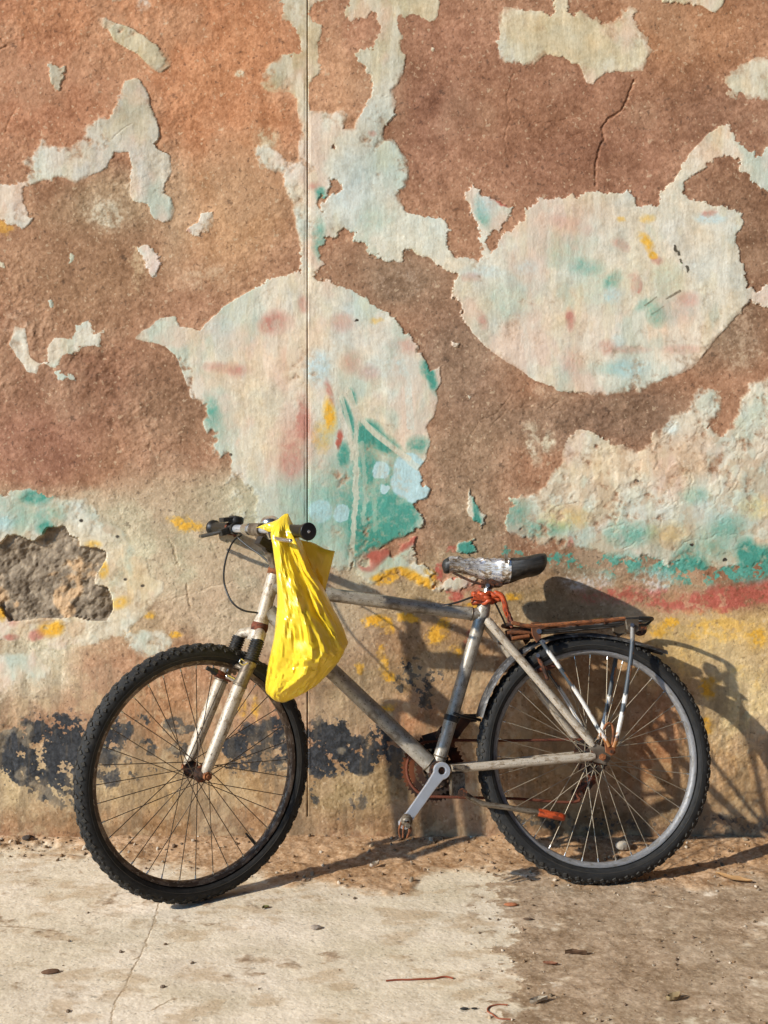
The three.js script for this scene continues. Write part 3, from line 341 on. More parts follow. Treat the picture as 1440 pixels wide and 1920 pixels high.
// ---------------------------------------------------------------- the ground: concrete pavement with earth washed against the wall
const GX0 = -1.35, GX1 = 1.35, GZ0 = -0.05, GZ1 = 1.3, GS = 1500 / 2.7, GW = 1500, GH = Math.round((GZ1 - GZ0) * GS);
const soilLine = (x) => {                                              // how far the earth reaches from the wall
  const k = [[-2, 0.14], [-1.05, 0.09], [-0.85, 0.11], [-0.62, 0.19], [-0.42, 0.22], [-0.2, 0.26], [-0.06, 0.38], [0.05, 0.36], [0.14, 0.22], [0.22, 0.2], [0.32, 0.24], [0.5, 0.3], [2, 0.3]];
  for (let i = 1; i < k.length; i++) if (x < k[i][0]) return lerp(k[i - 1][1], k[i][1], sstep(k[i - 1][0], k[i][0], x)); return 0.3;
};
const dirtShadeCtx = (() => { const c = document.createElement('canvas'); c.width = GW; c.height = GH; const x = c.getContext('2d'); x.fillStyle = '#000'; x.fillRect(0, 0, GW, GH); return x; })();
{
  const g = (pts, st) => { dirtShadeCtx.fillStyle = st; dirtShadeCtx.beginPath(); pts.split(' ').map((p) => onGround(...p.split(',').map(Number))).forEach(([x, z], i) => dirtShadeCtx[i ? 'lineTo' : 'moveTo']((x - GX0) * GS, (z - GZ0) * GS)); dirtShadeCtx.closePath(); dirtShadeCtx.fill(); };
  g('1600,1575 1100,1590 1010,1640 960,1655 950,1690 930,1705 900,1722 945,1735 950,1760 935,1775 940,1800 925,1828 960,1840 1000,1850 940,1858 925,1880 935,1910 930,1960 1700,1960', '#fff');
  g('905,1660 960,1640 1000,1640 990,1665 940,1675', '#aaa');  // blotch left of the rear tyre: a cast shadow drawn into the dirt mask
  for (const [x, y, rx, ry, v] of [[70, 1650, 60, 18, 0.75], [250, 1675, 60, 8, 0.5], [200, 1715, 40, 8, 0.6], [150, 1735, 60, 10, 0.45], [220, 1800, 40, 8, 0.55], [60, 1830, 30, 6, 0.5], [360, 1715, 60, 10, 0.5], [300, 1880, 60, 10, 0.4], [600, 1800, 60, 14, 0.5], [450, 1810, 70, 10, 0.35], [100, 1870, 80, 12, 0.35], [520, 1690, 80, 12, 0.35], [790, 1800, 40, 10, 0.4], [660, 1750, 50, 8, 0.3], [900, 1870, 40, 10, 0.5], [20, 1735, 60, 10, 0.5], [400, 1770, 30, 6, 0.4], [130, 1780, 30, 8, 0.4]]) {
    const [gx, gz] = onGround(x, y), [gx2] = onGround(x + rx, y), [, gz2] = onGround(x, y + ry); blob2(gx, gz, gx2 - gx, gz2 - gz, v);
  }
  function blob2(x, z, rx, rz, v) { dirtShadeCtx.save(); dirtShadeCtx.translate((x - GX0) * GS, (z - GZ0) * GS); dirtShadeCtx.scale(rx * GS, rz * GS); const q = dirtShadeCtx.createRadialGradient(0, 0, 0, 0, 0, 1); q.addColorStop(0, `rgba(255,255,255,${v})`); q.addColorStop(1, 'rgba(255,255,255,0)'); dirtShadeCtx.fillStyle = q; dirtShadeCtx.fillRect(-1, -1, 2, 2); dirtShadeCtx.restore(); }
}
const crackCtx = (() => { const c = document.createElement('canvas'); c.width = GW; c.height = GH; const x = c.getContext('2d'); x.fillStyle = '#000'; x.fillRect(0, 0, GW, GH); x.strokeStyle = '#fff'; x.lineWidth = 2; x.lineJoin = 'round';
  for (const p of ['300,1685 292,1715 285,1740 272,1770 262,1795 248,1820 235,1850 215,1880 205,1925', '0,1735 60,1738 110,1745', '262,1795 250,1800', '280,1895 330,1872']) { x.beginPath(); p.split(' ').map((q) => onGround(...q.split(',').map(Number))).forEach(([a, b], i) => x[i ? 'lineTo' : 'moveTo']((a - GX0) * GS, (b - GZ0) * GS)); x.stroke(); } return x; })();
const dirtShadeB = (() => { const c = document.createElement('canvas'); c.width = GW; c.height = GH; const x = c.getContext('2d'); x.filter = 'blur(26px)'; x.drawImage(dirtShadeCtx.canvas, 0, 0); return x; })(), dDirtShadeB = dirtShadeB.getImageData(0, 0, GW, GH).data;
const dDirtShade = dirtShadeCtx.getImageData(0, 0, GW, GH).data, dGCr = crackCtx.getImageData(0, 0, GW, GH).data;
const gAt = (d, x, z) => d[(clamp(Math.round((z - GZ0) * GS), 0, GH - 1) * GW + clamp(Math.round((x - GX0) * GS), 0, GW - 1)) * 4] / 255;
function groundAt(x, z) {                                               // [soil 0..1, damp dirt and a painted shadow blotch 0..1]
  const a = x * 1000, b = z * 1000, w1 = nz(a, b, 120, 51) - 0.5, w2 = nz(a, b * 1.5, 30, 52) - 0.5;
  const soil = sstep(0.05, -0.06, z - soilLine(x) + 0.16 * w1 + 0.09 * w2);
  const d = gAt(dDirtShade, x + 0.13 * w1 + 0.07 * w2, z + 0.12 * (nz(a, b, 100, 53) - 0.5) + 0.05 * w2);
  const q = gAt(dDirtShadeB, x, z); return [soil, clamp(sstep(0.22, 0.8, 0.55 * d + 0.45 * q + (d + q > 0.02 ? (nz(a, b, 60, 54) - 0.5) * 1.1 + w2 * 0.9 : 0)) * (0.8 + 0.5 * (nz(a, b, 180, 69) - 0.3)))];
}
function groundHeight(x, z) {
  const a = x * 1000, b = z * 1000, [soil, dirt] = groundAt(x, z), near = sstep(1.25, 0.9, Math.abs(x)) * sstep(1.25, 1.1, z);
  let h = (nz(a, b, 400, 55) - 0.5) * 0.006 * near + (nz(a, b, 30, 56) - 0.5) * 0.0009;
  h += soil * (0.003 + 0.014 * sstep(0.16, 0, z) + (nz(a, b, 60, 57) - 0.5) * 0.008 + (nz(a, b, 16, 58) - 0.5) * 0.004) + dirt * (0.0012 + (nz(a, b, 18, 59) - 0.5) * 0.003);
  return h - 0.0008;
}
{
  const mirx = (x) => { const n = GX1 - GX0; let t = ((x - GX0) % (2 * n) + 2 * n) % (2 * n); return GX0 + (t > n ? 2 * n - t : t); };
  const soilC = [164, 128, 92], conc = [217, 201, 176], damp = [150, 124, 96];
  const C = [], Bm = [];
  const L = (v) => s2l(clamp(v, 0, 255));
  const tex = (fill, srgb) => dataTex(GW, GH, fill, srgb);
  const map = tex((i, j) => {
    const x = GX0 + i / GS, z = GZ0 + j / GS, a = x * 1000, b = z * 1000, [soil, dirt] = groundAt(x, z);
    const n1 = nz(a, b * 1.3, 90, 61) - 0.5, n2 = nz(a, b, 22, 62) - 0.5, n3 = nz(a, b, 6, 63) - 0.5, n4 = nz(a, b * 2, 200, 64) - 0.5;
    let c = conc.map((v, k) => v + n1 * 20 + n2 * 16 + n3 * 22 + n4 * 22 * (k === 2 ? 1.3 : 1));
    const st = sstep(0.6, 0.84, nz(a, b * 1.6, 90, 65)) * 0.36; c = c.map((v, k) => lerp(v, [162, 130, 92][k], st));
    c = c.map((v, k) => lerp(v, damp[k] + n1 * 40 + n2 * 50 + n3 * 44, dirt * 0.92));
    c = c.map((v, k) => lerp(v, soilC[k] + n1 * 36 + n2 * 56 + n3 * 52, soil * 0.94));
    const sp = nz(a, b, 8, 66); if (sp > 0.8 && soil + dirt > 0.3) c = c.map((v, k) => lerp(v, [204, 180, 150][k], 0.6)); if (sp < 0.16) c = c.map((v) => v * 0.8);
    const cr = gAt(dGCr, x + 0.012 * n2, z + 0.01 * n1) * (1 - soil); c = c.map((v, k) => lerp(v, [138, 112, 82][k], cr * 0.6));
    return c.map((v) => l2s(Math.min(0.8, L(v) * 0.93)));
  }, true);
  const bump = tex((i, j) => { const a = (GX0 + i / GS) * 1000, b = (GZ0 + j / GS) * 1000, v = clamp(0.5 + (nz(a, b, 12, 67) - 0.5) * 0.9 + (nz(a, b, 5, 68) - 0.5) * 0.6 - 0.5 * gAt(dGCr, a / 1000, b / 1000)) * 255; return [v, v, v]; });
  const mat = new THREE.MeshStandardMaterial({ name: 'concrete and earth', map, bumpMap: bump, bumpScale: 0.0012, roughness: 0.95 });
  const xs = [-60, -30, -15, -8, -5], zs = [];
  for (let x = -3.6; x < -1.29; x += 0.1) xs.push(x); for (let x = -1.28; x <= 1.281; x += 0.005) xs.push(x); for (let x = 1.4; x < 3.7; x += 0.1) xs.push(x); xs.push(5, 8, 15, 30, 60);
  for (let z = -0.05; z < 1.2; z += 0.005) zs.push(z); for (let z = 1.25; z < 4; z += 0.1) zs.push(z); zs.push(5, 8, 15, 30, 60);
  const nx = xs.length, nzr = zs.length, p = new Float32Array(nx * nzr * 3), u = new Float32Array(nx * nzr * 2), idx = [];
  for (let j = 0; j < nzr; j++) for (let i = 0; i < nx; i++) { const q = j * nx + i; p[q * 3] = xs[i]; p[q * 3 + 1] = groundHeight(mirx(xs[i]), zs[j]); p[q * 3 + 2] = zs[j]; u[q * 2] = (xs[i] - GX0) / (GX1 - GX0); u[q * 2 + 1] = (zs[j] - GZ0) / (GZ1 - GZ0); if (i < nx - 1 && j < nzr - 1) idx.push(q, q + nx, q + 1, q + 1, q + nx, q + nx + 1); }
  const g = new THREE.BufferGeometry(); g.setAttribute('position', new THREE.BufferAttribute(p, 3)); g.setAttribute('uv', new THREE.BufferAttribute(u, 2)); g.setIndex(idx); g.computeVertexNormals();
  const m = mesh('pavement', g, mat, scene); m.userData.kind = 'structure';
}
console.log('ground', Date.now());

// ---------------------------------------------------------------- materials of the bicycle
function grime(size, base, spots, seedOff, gain = 1, contrast = 1) {    // spots: [colour, threshold, width, wavelength, strength, stretch]
  return dataTex(size, size, (i, j) => {
    let c = base.map((v) => v + ((nz(i, j, 60, seedOff) - 0.5) * 40 + (nz(i, j, 9, seedOff + 1) - 0.5) * 26) * contrast);
    spots.forEach(([col, th, w, wave, st, sy = 1], k) => { const t = sstep(th, th + w, nz(i, j * sy, wave, seedOff + 2 + k)) * st; c = c.map((v, q) => lerp(v, col[q], t)); });
    return c.map((v) => clamp(l2s(Math.min(0.85, s2l(clamp(v, 0, 255)) * gain)), 0, 255));
  }, true);
}
const std = (o) => new THREE.MeshStandardMaterial(o);
const M = {
  silver: std({ name: 'worn silver paint', map: grime(512, [176, 168, 154], [[[118, 106, 90], 0.5, 0.25, 110, 0.6], [[96, 82, 66], 0.74, 0.05, 18, 0.75], [[216, 208, 196], 0.62, 0.2, 60, 0.4]], 101, 0.72, 0.6), roughness: 0.48, metalness: 0.3 }),
  cream: std({ name: 'chalky silver paint', map: grime(512, [206, 192, 172], [[[134, 112, 86], 0.62, 0.16, 90, 0.6], [[80, 62, 46], 0.78, 0.04, 16, 0.75]], 111, 0.68, 0.7), roughness: 0.5, metalness: 0.15 }),
  rust: std({ name: 'rust', map: grime(256, [136, 80, 44], [[[176, 108, 54], 0.56, 0.2, 30, 0.7], [[70, 44, 28], 0.54, 0.15, 18, 0.8]], 121, 0.8), roughness: 0.9, metalness: 0.1 }),
  darkRust: std({ name: 'dark rust', map: grime(256, [70, 46, 32], [[[140, 74, 36], 0.55, 0.2, 26, 0.7], [[34, 26, 20], 0.55, 0.15, 18, 0.7]], 131, 0.8), roughness: 0.85, metalness: 0.2 }),
  redRust: std({ name: 'red rust', map: grime(256, [112, 56, 34], [[[70, 40, 28], 0.5, 0.2, 26, 0.8], [[150, 78, 42], 0.62, 0.15, 18, 0.6]], 141, 0.8), roughness: 0.9 }),
  rubber: std({ name: 'dusty tyre rubber', map: grime(512, [22, 21, 20], [[[56, 51, 43], 0.55, 0.25, 60, 0.5], [[24, 24, 24], 0.5, 0.2, 30, 0.5]], 151, 0.85), roughness: 0.78 }),
  tread: std({ name: 'dusty tread', map: grime(256, [42, 39, 34], [[[104, 94, 78], 0.56, 0.2, 30, 0.6], [[34, 33, 31], 0.55, 0.2, 20, 0.7]], 161, 0.85), roughness: 0.85 }),
  rimAlloy: std({ name: 'scuffed alloy rim', map: grime(256, [190, 188, 188], [[[140, 130, 116], 0.6, 0.2, 40, 0.5], [[222, 220, 216], 0.62, 0.15, 16, 0.5]], 171, 0.46), roughness: 0.6, metalness: 0.35 }),
  rimShaded: std({ name: 'dirty rim toned for shade', map: grime(256, [118, 100, 84], [[[70, 54, 42], 0.52, 0.2, 30, 0.7], [[190, 178, 160], 0.68, 0.1, 12, 0.6]], 181, 0.85), roughness: 0.55, metalness: 0.35 }),  // front rim: grime, plus the shade on its near side put into the brown
  spoke: std({ name: 'dull spoke', color: new THREE.Color().setRGB(0.34, 0.28, 0.2), roughness: 0.45, metalness: 0.55 }),
  spokeShaded: std({ name: 'spoke toned for shade', color: new THREE.Color().setRGB(0.10, 0.07, 0.045), roughness: 0.6, metalness: 0.4 }),  // front spokes: their unlit look is put into the dark colour
  black: std({ name: 'black plastic', map: grime(256, [30, 29, 28], [[[70, 64, 56], 0.6, 0.2, 40, 0.5]], 191, 0.85), roughness: 0.5 }),
  grip: std({ name: 'black rubber grip', color: new THREE.Color().setRGB(0.007, 0.0065, 0.006), roughness: 0.4 }),
  fender: std({ name: 'scratched grey mudguard', map: grime(512, [76, 76, 78], [[[150, 146, 142], 0.62, 0.1, 24, 0.7], [[40, 38, 36], 0.52, 0.2, 40, 0.7]], 201, 0.7), roughness: 0.55, metalness: 0.2 }),
  chrome: std({ name: 'worn chrome', color: new THREE.Color().setRGB(0.62, 0.6, 0.56), roughness: 0.22, metalness: 0.95 }),
  alloy: std({ name: 'forged alloy', map: grime(256, [208, 210, 214], [[[170, 168, 164], 0.58, 0.2, 30, 0.5]], 211, 0.85, 0.5), roughness: 0.28, metalness: 0.55 }),
  steel: std({ name: 'grey steel', map: grime(256, [132, 120, 104], [[[80, 66, 52], 0.55, 0.2, 30, 0.7]], 221, 0.85), roughness: 0.5, metalness: 0.5 }),
  orange: std({ name: 'orange plastic', map: grime(256, [184, 76, 36], [[[100, 42, 22], 0.52, 0.2, 30, 0.75]], 231, 0.85), roughness: 0.45 }),
  tape: std({ name: 'silver tape', map: grime(512, [206, 198, 188], [[[134, 112, 86], 0.5, 0.16, 60, 0.8], [[70, 58, 46], 0.66, 0.08, 22, 0.7], [[120, 130, 158], 0.66, 0.1, 40, 0.6], [[240, 236, 230], 0.62, 0.1, 18, 0.7]], 241, 0.85), roughness: 0.3, metalness: 0.5 }),
  cable: std({ name: 'cable housing', color: new THREE.Color().setRGB(0.012, 0.011, 0.01), roughness: 0.45 }),
  chipped: std({ name: 'chipped paint', vertexColors: true, roughness: 0.55 }),
};

// ---------------------------------------------------------------- the bicycle
const bike = new THREE.Group();
thing(bike, 'bicycle', 'old silver bicycle with rusty rear rack leaning against the wall', 'bicycle');
const YAW = 0.1392, LEAN = 0.2553, STEER = 0.4532, RW = 0.33;
const eX = V(Math.cos(YAW), 0, -Math.sin(YAW)), n0 = V(Math.sin(YAW), 0, Math.cos(YAW));
const eY = V(0, Math.cos(LEAN), 0).addScaledVector(n0, -Math.sin(LEAN)), eZ = n0.clone().multiplyScalar(Math.cos(LEAN)).add(V(0, Math.sin(LEAN), 0));
const bikeM = new THREE.Matrix4().makeBasis(eX, eY, eZ).setPosition(0.5874, 0, 0.3224);
bikeM.decompose(bike.position, bike.quaternion, bike.scale);
const headP = V(-0.9024, 0.7123, 0), headA = V(Math.cos(1.2202), Math.sin(1.2202), 0);
const steerM = new THREE.Matrix4().makeTranslation(headP.x, headP.y, 0).multiply(new THREE.Matrix4().makeRotationAxis(headA, STEER)).multiply(new THREE.Matrix4().makeTranslation(-headP.x, -headP.y, 0));
const frontM = bikeM.clone().multiply(steerM), bikeI = bikeM.clone().invert(), frontI = frontM.clone().invert();
function unproject(inv, px, py, z) {                                    // pixel -> point of the plane z = const of a local frame
  const o = V(0, EYE, DIST).applyMatrix4(inv), d = V((px - 720) / FOCAL, -(py - HORIZON) / FOCAL, -1).transformDirection(inv);
  return o.addScaledVector(d, (z - o.z) / d.z);
}
const P = (px, py, z = 0) => unproject(bikeI, px, py, z), F = (px, py, z = 0) => unproject(frontI, px, py, z);
const worldAt = (px, py, z) => { const d = DIST - z; return V((px - 720) / FOCAL * d, EYE - (py - HORIZON) / FOCAL * d, z); };
function steered(name) { const g = group(name, bike); steerM.decompose(g.position, g.quaternion, g.scale); return g; }

function uvScale(g, su, sv) { const u = g.attributes.uv, o = rnd() * 7; for (let i = 0; i < u.count; i++) u.setXY(i, u.getX(i) * su, u.getY(i) * sv + o); return g; }
function rod(a, b, r0, r1 = r0, seg = 20, open = false) {
  const d = b.clone().sub(a), g = new THREE.CylinderGeometry(r1, r0, d.length(), seg, 1, open);
  uvScale(g, Math.max(1, Math.round(r0 * 50)), d.length() / 0.12); g.applyQuaternion(new THREE.Quaternion().setFromUnitVectors(V(0, 1, 0), d.clone().normalize())); g.translate((a.x + b.x) / 2, (a.y + b.y) / 2, (a.z + b.z) / 2); return g;
}
function tube(pts, r, n = 40, seg = 8, closed = false) { const c = new THREE.CatmullRomCurve3(pts, closed, 'centripetal'); return uvScale(new THREE.TubeGeometry(c, n, r, seg, closed), c.getLength() / 0.12, 1); }
function capped(pts, r, n = 40, seg = 8) { const e = pts[pts.length - 1], s = pts[0], a = new THREE.SphereGeometry(r, seg, 6), b = a.clone(); a.translate(s.x, s.y, s.z); b.translate(e.x, e.y, e.z); return [tube(pts, r, n, seg), a, b]; }
function box(w, h, d, c, rot = 0) { const g = new THREE.BoxGeometry(w, h, d, 1, 1, 1); if (rot) g.rotateZ(rot); g.translate(c.x, c.y, c.z); return g; }
function disc(r, t, c, seg = 32, hole = 0) {                            // disc or ring lying in the plane of the bicycle
  const pts = hole ? [[hole, -t / 2], [r, -t / 2], [r, t / 2], [hole, t / 2], [hole, -t / 2]] : [[0.0001, -t / 2], [r, -t / 2], [r, t / 2], [0.0001, t / 2]];
  const g = new THREE.LatheGeometry(pts.map(([x, y]) => new THREE.Vector2(x, y)), seg); g.rotateX(Math.PI / 2); g.translate(c.x, c.y, c.z); const q = g.toNonIndexed(); q.computeVertexNormals(); return q;
}
function along(a, b, prof, seg = 24) {                                  // lathe of [distance, radius] from a towards b
  const d = b.clone().sub(a), L = d.length(), g = new THREE.LatheGeometry(prof.map(([t, r]) => new THREE.Vector2(Math.max(r, 1e-4), t * L)), seg); { const u = g.attributes.uv, np = prof.length, o = rnd() * 7; for (let i = 0; i < u.count; i++) u.setXY(i, u.getX(i), prof[i % np][0] * L / 0.12 + o); }
  g.applyQuaternion(new THREE.Quaternion().setFromUnitVectors(V(0, 1, 0), d.normalize())); g.translate(a.x, a.y, a.z); return g;
}
function plate(pts, t, z0, bevel = 0.0012) {                            // flat shape in the plane of the bicycle, pts in local metres
  const s = new THREE.Shape(pts.map((p) => new THREE.Vector2(p.x, p.y))), g = new THREE.ExtrudeGeometry(s, { depth: t - 2 * bevel, bevelEnabled: true, bevelSize: bevel, bevelThickness: bevel, bevelSegments: 2 }); g.translate(0, 0, z0 - t / 2 + bevel); return g;
}
const mid = (a, b, t) => a.clone().lerp(b, t);
const flipZ = (p) => V(p.x, p.y, -p.z);

// wheels: tyre > tread, rim, hub, spokes
function wheel(g, rimMat, spokeMat, tw, hubMat) {
  const prof = []; for (let k = 0; k <= 22; k++) { const a = -2.25 + 4.5 * k / 22; prof.push(new THREE.Vector2(RW - 0.0035 - tw + tw * Math.cos(a), (tw + 0.001) * Math.sin(a))); }
  const tyre = new THREE.LatheGeometry(prof, 120); tyre.rotateX(Math.PI / 2); mesh('tyre', tyre, M.rubber, g);
  { const uv = tyre.attributes.uv; for (let i = 0; i < uv.count; i++) uv.setXY(i, uv.getX(i) * 8, uv.getY(i)); }
  for (const sg of [-1, 1]) { const ln = new THREE.TorusGeometry(RW - 0.0035 - tw + tw * Math.cos(1.75), 0.0009, 5, 120); ln.translate(0, 0, sg * (tw + 0.001) * Math.sin(1.75)); mesh('sidewall_rib', ln, M.tread, g); }
  const knobs = []; const nK = 58;
  const knob = (ang, lat, len, wid, hgt_, twist) => {                   // lat: angle across the tread
    const k = new THREE.BoxGeometry(wid, hgt_, len); const p = k.attributes.position; for (let i = 0; i < p.count; i++) if (p.getY(i) > 0) { p.setX(i, p.getX(i) * 0.78); p.setZ(i, p.getZ(i) * 0.8); }
    k.rotateY(twist); k.translate(0, tw + 0.0006, 0); k.rotateX(lat); k.translate(0, RW - 0.0035 - tw, 0); k.rotateZ(ang); k.computeVertexNormals(); return k.toNonIndexed();
  };
  for (let k = 0; k < nK; k++) {
    const a = k / nK * Math.PI * 2, s = 0.5 * Math.PI * 2 / nK;
    for (const sgn of [-1, 1]) { knobs.push(knob(a + (sgn > 0 ? 0 : s), sgn * 0.95, 0.011, 0.0115, 0.0046, sgn * 0.5)); knobs.push(knob(a + s + (sgn > 0 ? 0 : s), sgn * 0.82, 0.007, 0.01, 0.0042, -sgn * 0.4)); knobs.push(knob(a + s * 0.5, sgn * 0.42, 0.009, 0.012, 0.0042, sgn * 0.6)); }
    knobs.push(knob(a, 0, 0.012, 0.013, 0.004, 0));
  }
  mesh('tread', mergeGeometries(knobs.map((k) => { k.computeVertexNormals(); return k; })), M.tread, g);
  const rr = 0.287, rim = new THREE.LatheGeometry([[rr, -0.0125], [rr - 0.002, -0.0135], [rr - 0.0095, -0.0125], [rr - 0.014, -0.008], [rr - 0.015, 0], [rr - 0.014, 0.008], [rr - 0.0095, 0.0125], [rr - 0.002, 0.0135], [rr, 0.0125], [rr - 0.004, 0], [rr, -0.0125]].map(([x, y]) => new THREE.Vector2(x, y)), 120); rim.rotateX(Math.PI / 2); { const uv = rim.attributes.uv; for (let i = 0; i < uv.count; i++) uv.setXY(i, uv.getX(i) * 10, uv.getY(i)); } mesh('rim', rim, rimMat, g);
  const hub = new THREE.LatheGeometry([[0.0045, -0.05], [0.009, -0.05], [0.009, -0.042], [0.013, -0.04], [0.022, -0.034], [0.022, -0.031], [0.0125, -0.026], [0.011, 0], [0.0125, 0.026], [0.022, 0.031], [0.022, 0.034], [0.013, 0.04], [0.009, 0.042], [0.009, 0.05], [0.0045, 0.05]].map(([x, y]) => new THREE.Vector2(x, y)), 28); hub.rotateX(Math.PI / 2); mesh('hub', hub, hubMat, g);
  const unit = new THREE.CylinderGeometry(0.00115, 0.00115, 1, 6, 1); const up = V(0, 1, 0);
  const nip = new THREE.CylinderGeometry(0.0023, 0.0023, 0.012, 6);
  const nips = [];
  for (let k = 0; k < 36; k++) {
    const side = k % 2 ? 1 : -1, pair = Math.floor(k / 2), dir = pair % 2 ? 1 : -1, a = (k + 0.5) / 36 * Math.PI * 2, b = a + dir * 1.08 + 0.02;
    const A = V(Math.cos(b) * 0.0205, Math.sin(b) * 0.0205, side * 0.0325), Bp = V(Math.cos(a) * (rr - 0.0135), Math.sin(a) * (rr - 0.0135), side * 0.003);
    const m = mesh('spoke', unit, spokeMat, g), d = Bp.clone().sub(A); m.position.copy(A).add(Bp).multiplyScalar(0.5); m.quaternion.setFromUnitVectors(up, d.clone().normalize()); m.scale.set(1, d.length(), 1);
    const q = nip.clone(); q.applyQuaternion(m.quaternion); const e = Bp.clone().addScaledVector(d.normalize(), -0.004); q.translate(e.x, e.y, e.z); nips.push(q);
  }
  const ni = mesh('nipples', mergeGeometries(nips), M.chrome, g); ni.userData.kind = 'stuff';
}
const rearWheel = group('rear_wheel', bike); rearWheel.position.set(0, RW, 0); rearWheel.rotation.z = 0.4; wheel(rearWheel, M.rimAlloy, M.spoke, 0.0245, M.darkRust);
const wheelC = V(-1.0811, 0.3364, 0);
const frontWheel = steered('front_wheel'); frontWheel.position.copy(wheelC.clone().applyMatrix4(steerM)); frontWheel.rotateZ(0.12); wheel(frontWheel, M.rimShaded, M.spokeShaded, 0.0245, M.darkRust);
mesh('valve_stem', rod(V(0.262, -0.06, 0).applyAxisAngle(V(0, 0, 1), -0.75), V(0.222, -0.052, 0).applyAxisAngle(V(0, 0, 1), -0.75), 0.0035, 0.003, 10), M.black, frontWheel);

// frame
const frame = group('frame', bike);
const headT = P(516, 1072), headB = P(488, 1174), BB0 = P(828, 1445, 0.08), BB = V(BB0.x, BB0.y, 0);
const seatTop = P(907, 1140), axle = V(0, RW, 0);
mesh('head_tube', along(headB, headT, [[0, 0.0185], [0.06, 0.0205], [0.12, 0.019], [0.5, 0.0182], [0.9, 0.019], [1, 0.0195]]), M.cream, frame);
mesh('headset_cup', along(P(484.5, 1184), P(489, 1168), [[0, 0.012], [0.02, 0.022], [0.5, 0.0235], [0.95, 0.022], [1, 0.012]]), M.redRust, frame);
mesh('headset_cup', along(P(514.5, 1078), P(519, 1062), [[0, 0.012], [0.02, 0.021], [0.5, 0.022], [0.95, 0.019], [1, 0.01]]), M.rust, frame);
mesh('top_tube', rod(P(508, 1100), P(898, 1153), 0.0185, 0.0175, 28), M.silver, frame);
mesh('down_tube', rod(P(504, 1146), P(812, 1438), 0.0215, 0.0215, 28), M.silver, frame);
mesh('seat_tube', rod(V(BB.x, BB.y, 0), seatTop, 0.0178, 0.0178, 28), M.silver, frame);
mesh('bottom_bracket_shell', [rod(V(BB.x, BB.y, -0.036), V(BB.x, BB.y, 0.036), 0.0225, 0.0225, 28)], M.darkRust, frame);
mesh('seat_lug', along(P(903, 1158), P(909, 1128), [[0, 0.0185], [0.3, 0.0195], [0.7, 0.0185], [1, 0.0155]]), M.silver, frame);
const weld = (c, d, r) => { const g = new THREE.TorusGeometry(r, 0.0022, 6, 26); const p = g.attributes.position; for (let i = 0; i < p.count; i++) { const k = 1 + 0.02 * Math.sin(i * 1.9); p.setXYZ(i, p.getX(i) * k, p.getY(i) * k, p.getZ(i)); } g.applyQuaternion(new THREE.Quaternion().setFromUnitVectors(V(0, 0, 1), d.clone().normalize())); g.translate(c.x, c.y, c.z); mesh('weld', g, M.steel, frame); };
{ const tt = P(898, 1153).sub(P(508, 1100)), dt = P(812, 1438).sub(P(504, 1146)), st = seatTop.clone().sub(BB); weld(P(884, 1151), tt, 0.0178); weld(P(804, 1431), dt, 0.0218); weld(mid(BB, seatTop, 0.075), st, 0.018); weld(P(606, 1113), tt, 0.0186); }
const ssA = P(911, 1160, 0.022), ssB = P(1113, 1398, 0.064), csA = P(846, 1442, 0.034), csB = P(1116, 1418, 0.064);
for (const f of [(p) => p, flipZ]) {
  mesh('seat_stay', along(f(ssA), f(ssB), [[0, 0.003], [0.012, 0.0125], [0.1, 0.0125], [0.2, 0.0118], [0.97, 0.0108], [1, 0.007]]), M.cream, frame);
  mesh('chain_stay', along(f(csA), f(csB), [[0, 0.011], [0.3, 0.0115], [0.4, 0.0112], [0.96, 0.011], [1, 0.007]]), M.cream, frame);
}
{
  const q = (x, y) => P(x, y, 0.064), pts = [q(1106, 1404), q(1112, 1394), q(1120, 1396), q(1134, 1402), q(1146, 1410), q(1143, 1424), q(1134, 1433), q(1116, 1428), q(1104, 1422), q(1116, 1412)];
  mesh('dropout', plate(pts, 0.006, 0.064), M.steel, frame); mesh('dropout', plate(pts, 0.006, -0.064), M.steel, frame);
  mesh('axle_nut', [disc(0.0095, 0.01, V(axle.x, axle.y, 0.073), 6), disc(0.005, 0.02, V(axle.x, axle.y, 0.078), 14)], M.rust, frame);
  mesh('stay_bridge', rod(mid(ssA, ssB, 0.18), mid(flipZ(ssA), flipZ(ssB), 0.18), 0.008), M.darkRust, frame);
  mesh('gear_cable', capped([P(612, 1107, 0.012), P(700, 1120, 0.012), P(790, 1133, 0.012), P(836, 1135, 0.012)], 0.0012, 20, 6), M.darkRust, frame);
  mesh('gear_cable', capped([P(612, 1103, -0.004), P(700, 1114, -0.004), P(790, 1130, -0.004), P(836, 1133, -0.004)], 0.0012, 20, 6), M.darkRust, frame);
  mesh('cable_stop', [rod(P(828, 1136, 0.012), P(842, 1134, 0.012), 0.0042, 0.0042, 10)], M.chrome, frame);
  mesh('cable_housing', capped([P(840, 1134, 0.014), P(862, 1128, 0.02), P(886, 1120, 0.026), P(905, 1121, 0.026), P(925, 1128, 0.02), P(938, 1150, 0.01), P(948, 1172, 0)], 0.0028, 40, 8), M.cable, frame);
  mesh('clamp_band', along(mid(BB, seatTop, 0.29), mid(BB, seatTop, 0.325), [[0, 0.018], [0.05, 0.0205], [0.95, 0.0205], [1, 0.018]]), M.black, frame);
  mesh('clamp_strap', capped([P(852, 1338, 0.018), P(868, 1343, 0.012), P(884, 1346, -0.005), P(900, 1350, -0.02)], 0.004, 20, 8), M.black, frame);
  mesh('seat_post', along(mid(seatTop, seatTop, 0), P(918, 1088), [[0, 0.0128], [0.86, 0.0128], [0.9, 0.009], [1, 0.009]]), M.chrome, frame);
}

